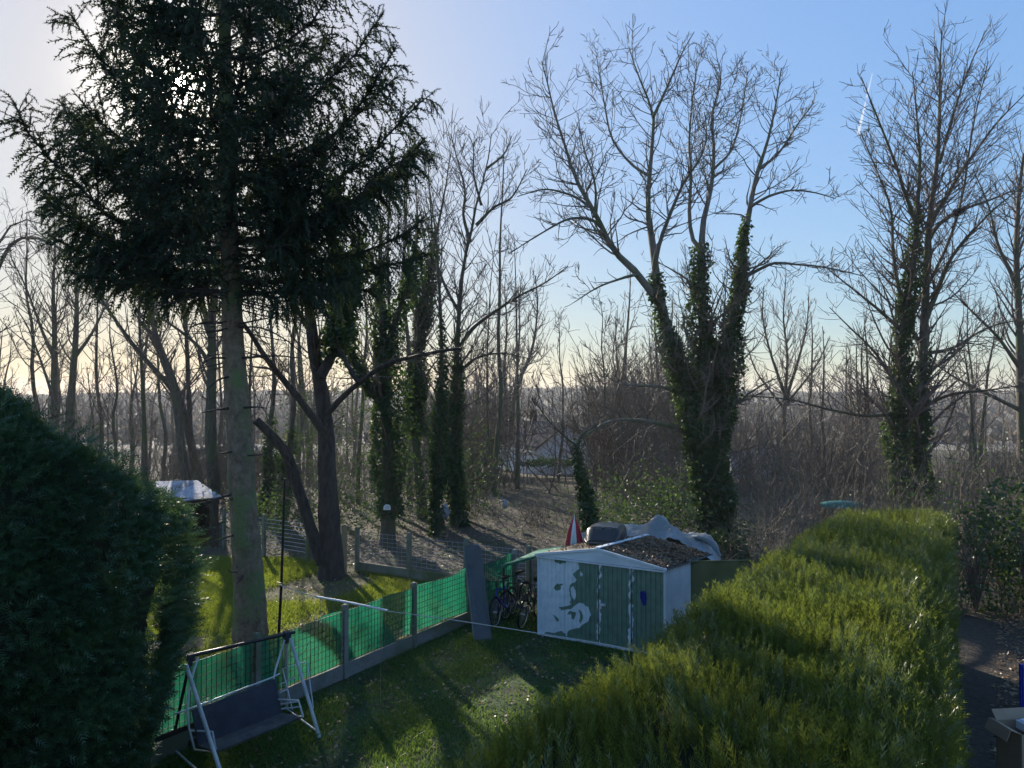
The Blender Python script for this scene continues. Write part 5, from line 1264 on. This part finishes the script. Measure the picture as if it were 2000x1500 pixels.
# folded second frame leaning behind the right end
ff = thing('folding_frame', 'white tubular ladder-like frame leaning behind the right end of the swing seat', 'frame', W(572, 1388, 12.0) * [1, 1, 0])
for pts in ([(597, 1293, 12.4), (552, 1306, 12.2), (571, 1386, 11.9)], [(578, 1323, 12.3), (546, 1337, 12.2)], [(560, 1347, 12.2), (546, 1353, 12.1)], [(600, 1293, 12.4), (612, 1384, 12.1)]):
    mb = MB(); tube(mb, [W(*q) for q in pts], .011, 7); mb.build('tube', M['white_metal'], ff)
# slats stacked behind the left end
for i, lb in enumerate(('topmost', 'middle', 'lowest')):
    a, b = W(300, 1440 + i * 22, 10.9), W(400, 1402 + i * 22, 11.6); a[2] = .32 - .12 * i; b[2] = .30 - .12 * i; mb = MB(); bar(mb, a, b, .09, .03)
    tag(mb.build('dark_plank', M['darkwood']), f'dark plank behind the left leg of the swing seat, {lb} of three', 'plank', 'dark planks behind the swing seat')

# ------------------------------------------------------------------ clothes line
cl = [W(x, y, d) for x, y, d in ((548, 1143, 13.45), (618, 1166, 13.3), (690, 1179, 13.1), (756, 1193, 12.95), (850, 1206, 12.7), (920, 1216, 12.4), (1052, 1237, 12.0), (1170, 1256, 11.7), (1300, 1282, 11.3))]
rt_ = thing('clothes_line', 'pale clothes line stretched across the lawn in front of the fence and shed', 'clothes line', cl[0])
mb = MB(); tube(mb, resample(cl, 40), .0075, 5); mb.build('line', M['rope'], rt_)
mb = MB(); wr = resample([c + [0, 0, .005] for c in cl[1:4]], 46); tube(mb, wr, .016 + .008 * rng.random(46), 6); mb.build('wrapping', M['white'], rt_)
for (px, py, y2, d) in ((742, 1191, 1402, 12.9), (625, 1168, 1195, 13.3)):
    mb = MB(); t0_ = W(px, py, d); b_ = W(px + 1, y2, d); tube(mb, [t0_, (t0_ + b_) / 2 + [.01, 0, 0], b_], .005, 4); mb.build('hanging_cord', M['cord'], rt_)
for (px, py, y2, d) in ((605, 1255, 1330, 12.6),):
    mb = MB(); q = resample([W(560, 1278, 12.4), W(578, 1284, 12.4), W(595, 1272, 12.5), W(606, 1254, 12.6), W(604, 1325, 12.6)], 20); tube(mb, q, .005, 4)
    tag(mb.build('loose_cord', M['cord']), 'loose looped cord hanging by the right A-frame leg of the swing seat', 'cord')
mb = MB(); p0 = G(541, 1340); p0 = np.array([W(540, 1200, 13.7)[0], 13.7, 0]); tp_ = W(556, 935, 13.7); tube(mb, [p0, (p0 + tp_) / 2 + [.02, 0, 0], tp_], [.028, .026, .02], 8)
pl = thing('line_pole', 'thin dark rusty pole standing behind the fence, right of the spruce trunk', 'pole', p0); mb.build('shaft', M['dark_metal'], pl, smooth=True)
mb = MB(); tube(mb, [tp_ - [.06, 0, .02], tp_ + [.06, 0, -.02]], .012, 6); tube(mb, [cl[0], cl[0] + [0, .12, 0], np.array([p0[0], 13.7, cl[0][2]])], .008, 5); mb.build('hook', M['dark_metal'], pl)

# ------------------------------------------------------------------ outbuilding, sign, plastic things
hut = thing('garden_hut', 'low dark hut with a pale shiny roof half hidden behind the left conifer', 'hut', (*W(370, 1000, 27.8)[:2], 0))
rA, rB = W(262, 943, 29.2), W(386, 940, 28.3); f1, f2 = W(250, 990, 26.7), W(434, 972, 26.5)
bk1, bk2 = rA + (rA - f1) * [1, 1, -1] * [1, 1, -1], rB + (rB - f2); bk1[2] = f1[2]; bk2[2] = f2[2]
mb = MB(); slab(mb, [f1, f2, rB, rA], .04); mb.build('roof', M['silverfelt'], hut); mb = MB(); slab(mb, [rA, rB, bk2, bk1], .04); mb.build('roof', M['silverfelt'], hut)
mb = MB(); zf = f2[2] - .03
def inn(p, t=.06): c = (f1 + f2 + bk1 + bk2) / 4; return p + (c - p) * t
c4 = [inn(f1), inn(f2), inn(bk2), inn(bk1)]
for a, b in ((0, 1), (1, 2), (2, 3), (3, 0)):
    p, q = c4[a], c4[b]; mb = MB(); L = np.linalg.norm((q - p)[:2]); nb2 = int(L / .14); dd = (q - p) / nb2
    for k_ in range(nb2):
        if (a, b) == (0, 1) and .62 < k_ / nb2 < .9: continue
        c = p + dd * (k_ + .5); box(mb, (c[0], c[1], zf / 2), (np.linalg.norm(dd[:2]) * .94, .03 + .008 * (k_ % 2), zf), zaxes(dd))
    mb.build('boarded_wall', M['darkwood'], hut, kind='stuff')
mb = MB(); g_ = [inn(f2) * [1, 1, 0] + [0, 0, zf], inn(bk2) * [1, 1, 0] + [0, 0, zf], inn(rB) * [1, 1, 0] + [0, 0, rB[2] - .04]]; mb.add(g_, [[0, 1, 2]]); mb.build('gable', M['darkwood'], hut)

sg = W(756, 991, 26.2); sr = thing('sign_plate', 'small white round topped sign plate fixed to the dark ivy clad trunk', 'sign', sg)
mb = MB(); r = .125; prof = [(-r, -.09), (r, -.09)] + [(math.cos(a) * r, math.sin(a) * r * .85) for a in np.linspace(0, math.pi, 12)]; k_ = len(prof)
V = [sg + [x, -.01, z] for x, z in prof] + [sg + [x, .01, z] for x, z in prof]
mb.add(V, [list(range(k_))[::-1], list(range(k_, 2 * k_))] + [[i, (i + 1) % k_, (i + 1) % k_ + k_, i + k_] for i in range(k_)]); mb.build('plate', M['white'], sr)
mb = MB()
for a, b in (((-.06, -.02), (-.02, .03)), ((-.02, .03), (.05, .03)), ((.05, .03), (.07, -.02)), ((-.03, -.035), (.04, -.035))): bar(mb, sg + [a[0], -.016, a[1]], sg + [b[0], -.016, b[1]], .014, .006, (0, -1, 0))
mb.build('dark_marks', M['dark_metal'], sr)
mb = MB(); n_ = 12; V = []
c = W(1642, 984, 27)
for i in range(n_):
    t = i / (n_ - 1) * 2 - 1; w_ = .36 * math.sqrt(max(0, 1 - t ** 4)) + .02
    for j in range(9):
        a = math.pi * j / 8; V.append(c + np.array([t * .75, math.cos(a) * w_, math.sin(a) * .22 * (1 - .4 * t ** 2) - .1]))
i = (np.arange(n_ - 1)[:, None] * 9 + np.arange(8)[None]).ravel(); mb.add(V, np.stack([i, i + 9, i + 10, i + 1], 1))
tag(mb.build('upturned_tub', surf('turquoise_plastic', (.05, .22, .18), None, 4, .4), smooth=True), 'upturned turquoise plastic tub lying in the thicket left of the twin-trunked tree', 'tub')
for (px, py, D, sz, lb) in ((868, 1000, 29.5, .30, 'pale crumpled rag caught in the ivy row between two slim trunks'), (985, 985, 31, .22, 'small white scrap lying in the brushwood right of the ivy row')):
    c = W(px, py, D); V = nrm(rng.normal(size=(60, 3))); mb = MB(); u_, v_ = np.meshgrid(np.linspace(0, 2 * math.pi, 14), np.linspace(.1, 3.0, 9)); q = np.stack([np.cos(u_) * np.sin(v_) * sz * .6, np.sin(u_) * np.sin(v_) * .1, np.cos(v_) * sz], -1).reshape(-1, 3); q += .05 * vnoise(q, 14)[:, None] * [1, 1, 1]
    i = (np.arange(8)[:, None] * 14 + np.arange(13)[None]).ravel(); mb.add(q + c, np.stack([i, i + 1, i + 15, i + 14], 1)); tag(mb.build('rag', surf('pale_rag', (.38, .38, .42), None, 6, .8)), lb, 'rag')

# twig nest
c = W(1872, 414, 28.5); mb = MB(); K = 170; th = nrm(rng.normal(size=(K, 3))); P_ = c + th * [.22, .22, .16] * U(.3, 1, K)[:, None]; dd = nrm(np.cross(th, rng.normal(size=(K, 3)))) * .22
V, Fq = tubes(np.stack([P_ - dd * .5, P_ + [0, 0, .01], P_ + dd * .5], 1), np.full((K, 3), .008), 3); mb.add(V, Fq); tag(mb.build('twig_nest', M['bark_dark']), 'dark round bird nest of twigs high in the twin-trunked tree', 'nest')

# ------------------------------------------------------------------ carton and blue thing
cr = W(1992, 1424, 9.6); bx_ = thing('cardboard_box', 'open brown cardboard box with bent flaps at the bottom right corner of the view', 'box', cr)
ct = np.array([cr[0] + .16, cr[1] + .1]); zt = W(1960, 1426, 9.6)[2]; ax_ = zaxes((1, .12)); wX, wY, hZ = .52, .42, .62; th_ = .008
def BX(x, y, z): return np.array([ct[0], ct[1], zt]) + ax_[0] * x + ax_[1] * y + [0, 0, z]
for nm, c_, s_ in (('front_side', (0, -wY / 2, -hZ / 2), (wX, th_, hZ)), ('back_side', (0, wY / 2, -hZ / 2), (wX, th_, hZ)), ('left_side', (-wX / 2, 0, -hZ / 2), (th_, wY - .02, hZ)), ('right_side', (wX / 2, 0, -hZ / 2), (th_, wY - .02, hZ)), ('bottom', (0, 0, -hZ), (wX, wY, th_))):
    mb = MB(); box(mb, BX(*c_), s_, ax_); mb.build(nm, M['card'], bx_)
for nm, q in (('flap', [(-wX / 2, -wY / 2, 0), (-wX / 2, wY / 2, 0), (-wX / 2 - .12, wY / 2 - .02, .06), (-wX / 2 - .13, -wY / 2 + .02, .05)]), ('flap', [(-wX / 2 - .13, -wY / 2 + .02, .05), (-wX / 2 - .12, wY / 2 - .02, .06), (-wX / 2 - .19, wY / 2 - .03, -.07), (-wX / 2 - .18, -wY / 2 + .03, -.09)]),
    ('flap', [(-wX / 2, wY / 2, 0), (wX / 2, wY / 2, 0), (wX / 2, wY / 2 + .12, .10), (-wX / 2 + .03, wY / 2 + .12, .10)]), ('flap', [(wX / 2, -wY / 2, 0), (wX / 2, wY / 2, 0), (wX / 2 + .15, wY / 2, .05), (wX / 2 + .15, -wY / 2, .05)])):
    mb = MB(); slab(mb, [BX(*p) for p in q], th_); mb.build(nm, M['card'], bx_)
mb = MB(); box(mb, BX(.06, .02, .0), (.26, .16, .10), ax_); box(mb, BX(.06, .02, .06), (.20, .13, .03), zaxes((1, .4))); tag(mb.build('packet', M['render']), 'pale blue white packet lying inside the open cardboard box', 'packet')
st_ = np.array([*W(1975, 1400, 9.6)[:2], 0]); sup = MB(); zb = zt - hZ
if zb > .05:
    tbk = thing('garden_table', 'dark low table holding the cardboard box', 'table', (ct[0], ct[1], 0)); mb = MB(); box(mb, (ct[0], ct[1], zb - .03), (.7, .55, .04), ax_); mb.build('tabletop', M['darkwood'], tbk)
    for sx_ in (-1, 1):
        for sy_ in (-1, 1):
            mb = MB(); c_ = np.array([ct[0], ct[1], 0]) + ax_[0] * .3 * sx_ + ax_[1] * .22 * sy_; box(mb, (c_[0], c_[1], (zb - .05) / 2), (.045, .045, zb - .05), ax_); mb.build('leg', M['darkwood'], tbk)
bp = W(2000, 1375, 12.2); bl_ = thing('blue_sled', 'blue plastic sled standing on edge at the right edge of the path', 'sled', bp * [1, 1, 0]); mb = MB()
q = [np.array([bp[0] - .05, 12.2, .02]), np.array([bp[0] + .42, 12.5, .02]), W(2010, 1296, 12.5) + [.3, 0, 0], W(1993, 1298, 12.2)]
slab(mb, q, .04); mb.build('shell', M['blue'], bl_); mb = MB(); tube(mb, [q[0], q[3], q[2], q[1]], .025, 7); mb.build('rim', M['blue'], bl_)

# ------------------------------------------------------------------ houses beyond
def house(label, C0, gdir, ldir, gw, ll, ze, zr, wall, roofm, wins=(), zbase=None, eave='render', chimney=False):
    C0 = np.asarray(C0, float); g = np.array([*nrm(np.array(gdir, float)), 0]); l = np.array([*nrm(np.array(ldir, float)), 0]); zb = zbase if zbase is not None else C0[2]
    root = thing('house', label, 'house', (C0[0], C0[1], zb))
    P = lambda a, b, z: np.array([C0[0], C0[1], 0]) + g * a * gw + l * b * ll + [0, 0, z]
    for pts in ([P(0, 0, zb), P(1, 0, zb), P(1, 0, ze), P(.5, 0, zr), P(0, 0, ze)], [P(0, 1, zb), P(1, 1, zb), P(1, 1, ze), P(.5, 1, zr), P(0, 1, ze)], [P(0, 0, zb), P(0, 1, zb), P(0, 1, ze), P(0, 0, ze)], [P(1, 0, zb), P(1, 1, zb), P(1, 1, ze), P(1, 0, ze)]):
        mb = MB(); mb.add(pts, [list(range(len(pts)))]); mb.build('wall', M[wall], root)
    for s in (0, 1):
        e = -.06 if s == 0 else 1.06; dz = (zr - ze) * .12; a, b, c, d = P(e, -.03, ze - dz), P(e, 1.03, ze - dz), P(.5, 1.03, zr + .05), P(.5, -.03, zr + .05)
        mb = MB(); slab(mb, [a, b, c, d] if s else [d, c, b, a], .12); r_ = mb.build('roof', M[roofm], root)
        mb = MB(); bar(mb, a + [0, 0, -.05], b + [0, 0, -.05], .16, .12); mb.build('gutter', M[eave], root)
        if chimney and s == 0: mb = MB(); box(mb, P(.5, .6, zr + .5), (.7, .7, 1.4)); box(mb, P(.5, .6, zr + 1.22), (.85, .85, .12)); mb.build('chimney', M['bark_dark'], r_)
    for (a, z, w_, h_) in wins:
        mb = MB(); c = P(a, 0, z) - l * .03; box(mb, c, (w_ + .16, .08, h_ + .16), np.array([g, -l, [0, 0, 1]])); f_ = mb.build('window', M['render'], root)
        mb = MB(); box(mb, c - l * .05, (w_, .03, h_), np.array([g, -l, [0, 0, 1]])); mb.build('pane', M['glass'], f_)
c0 = W(1048, 905, 66)
house('white gabled house beyond the thicket, left of the ash', c0, (5.2, 1.6), (-4.5, 11), 5.6, 12, W(1048, 875, 66)[2], W(1104, 829, 67)[2], 'render', 'tile', zbase=gz(c0[0], 66) - .2, chimney=True)
c0 = W(1428, 930, 62); house('long low pale house with a flat looking roof line right of the ash', c0, (1, -.12), (.1, 1), 5.6, 6, W(1428, 886, 62)[2], W(1428, 868, 62)[2], 'render', 'tile', zbase=gz(c0[0], 62) - .2, wins=((.25, -.6, .9, .8), (.7, -.6, .9, .8)))
c0 = W(930, 860, 92); house('dark gabled roof showing behind the thicket left of the white house', c0, (1, .2), (-.2, 1), 4.6, 8, W(930, 835, 92)[2], W(968, 792, 92)[2], 'bark_dark', 'tile', zbase=gz(c0[0], 92) - .2)
c0 = W(330, 905, 70); house('low pale roofed building glimpsed between the trunks behind the hut', c0, (1, .05), (0, 1), 9, 6, W(330, 890, 70)[2], W(330, 872, 70)[2], 'bark_dark', 'silverfelt', zbase=gz(c0[0], 70) - .2)
# contrail high in the sky
a, b = W(1676, 262, 6000), W(1704, 142, 6000); c = (a * .45 + b * .55)
mt, t = new_mat('ice_vapour'); o_ = N(t, 'ShaderNodeOutputMaterial'); d1 = N(t, 'ShaderNodeBsdfTranslucent'); d1.inputs[0].default_value = (.9, .9, .9, 1); tp2 = N(t, 'ShaderNodeBsdfTransparent'); mx = N(t, 'ShaderNodeMixShader'); mx.inputs[0].default_value = .80
t.links.new(d1.outputs[0], mx.inputs[1]); t.links.new(tp2.outputs[0], mx.inputs[2]); t.links.new(mx.outputs[0], o_.inputs[0])
mb = MB(); tube(mb, [a, a + (c - a) * .5, c], [13, 10, 4], 8); tube(mb, [c + (b - c) * .1, b], [6, 2], 8)
o = mb.build('contrail', mt, kind='stuff'); o['label'] = 'short white aircraft trail in the blue sky'; o['category'] = 'contrail'

# thin winter air between here and the hill
mt, t = new_mat('winter_haze'); o_ = N(t, 'ShaderNodeOutputMaterial'); pv_ = N(t, 'ShaderNodeVolumePrincipled')
pv_.inputs['Density'].default_value = 0.00042; pv_.inputs['Color'].default_value = (.92, .93, .95, 1); pv_.inputs['Anisotropy'].default_value = 0.3
t.links.new(pv_.outputs[0], o_.inputs['Volume'])
mb = MB(); box(mb, (0, 0, 10), (3000, 3000, 50)); o = mb.build('haze', mt, kind='stuff')
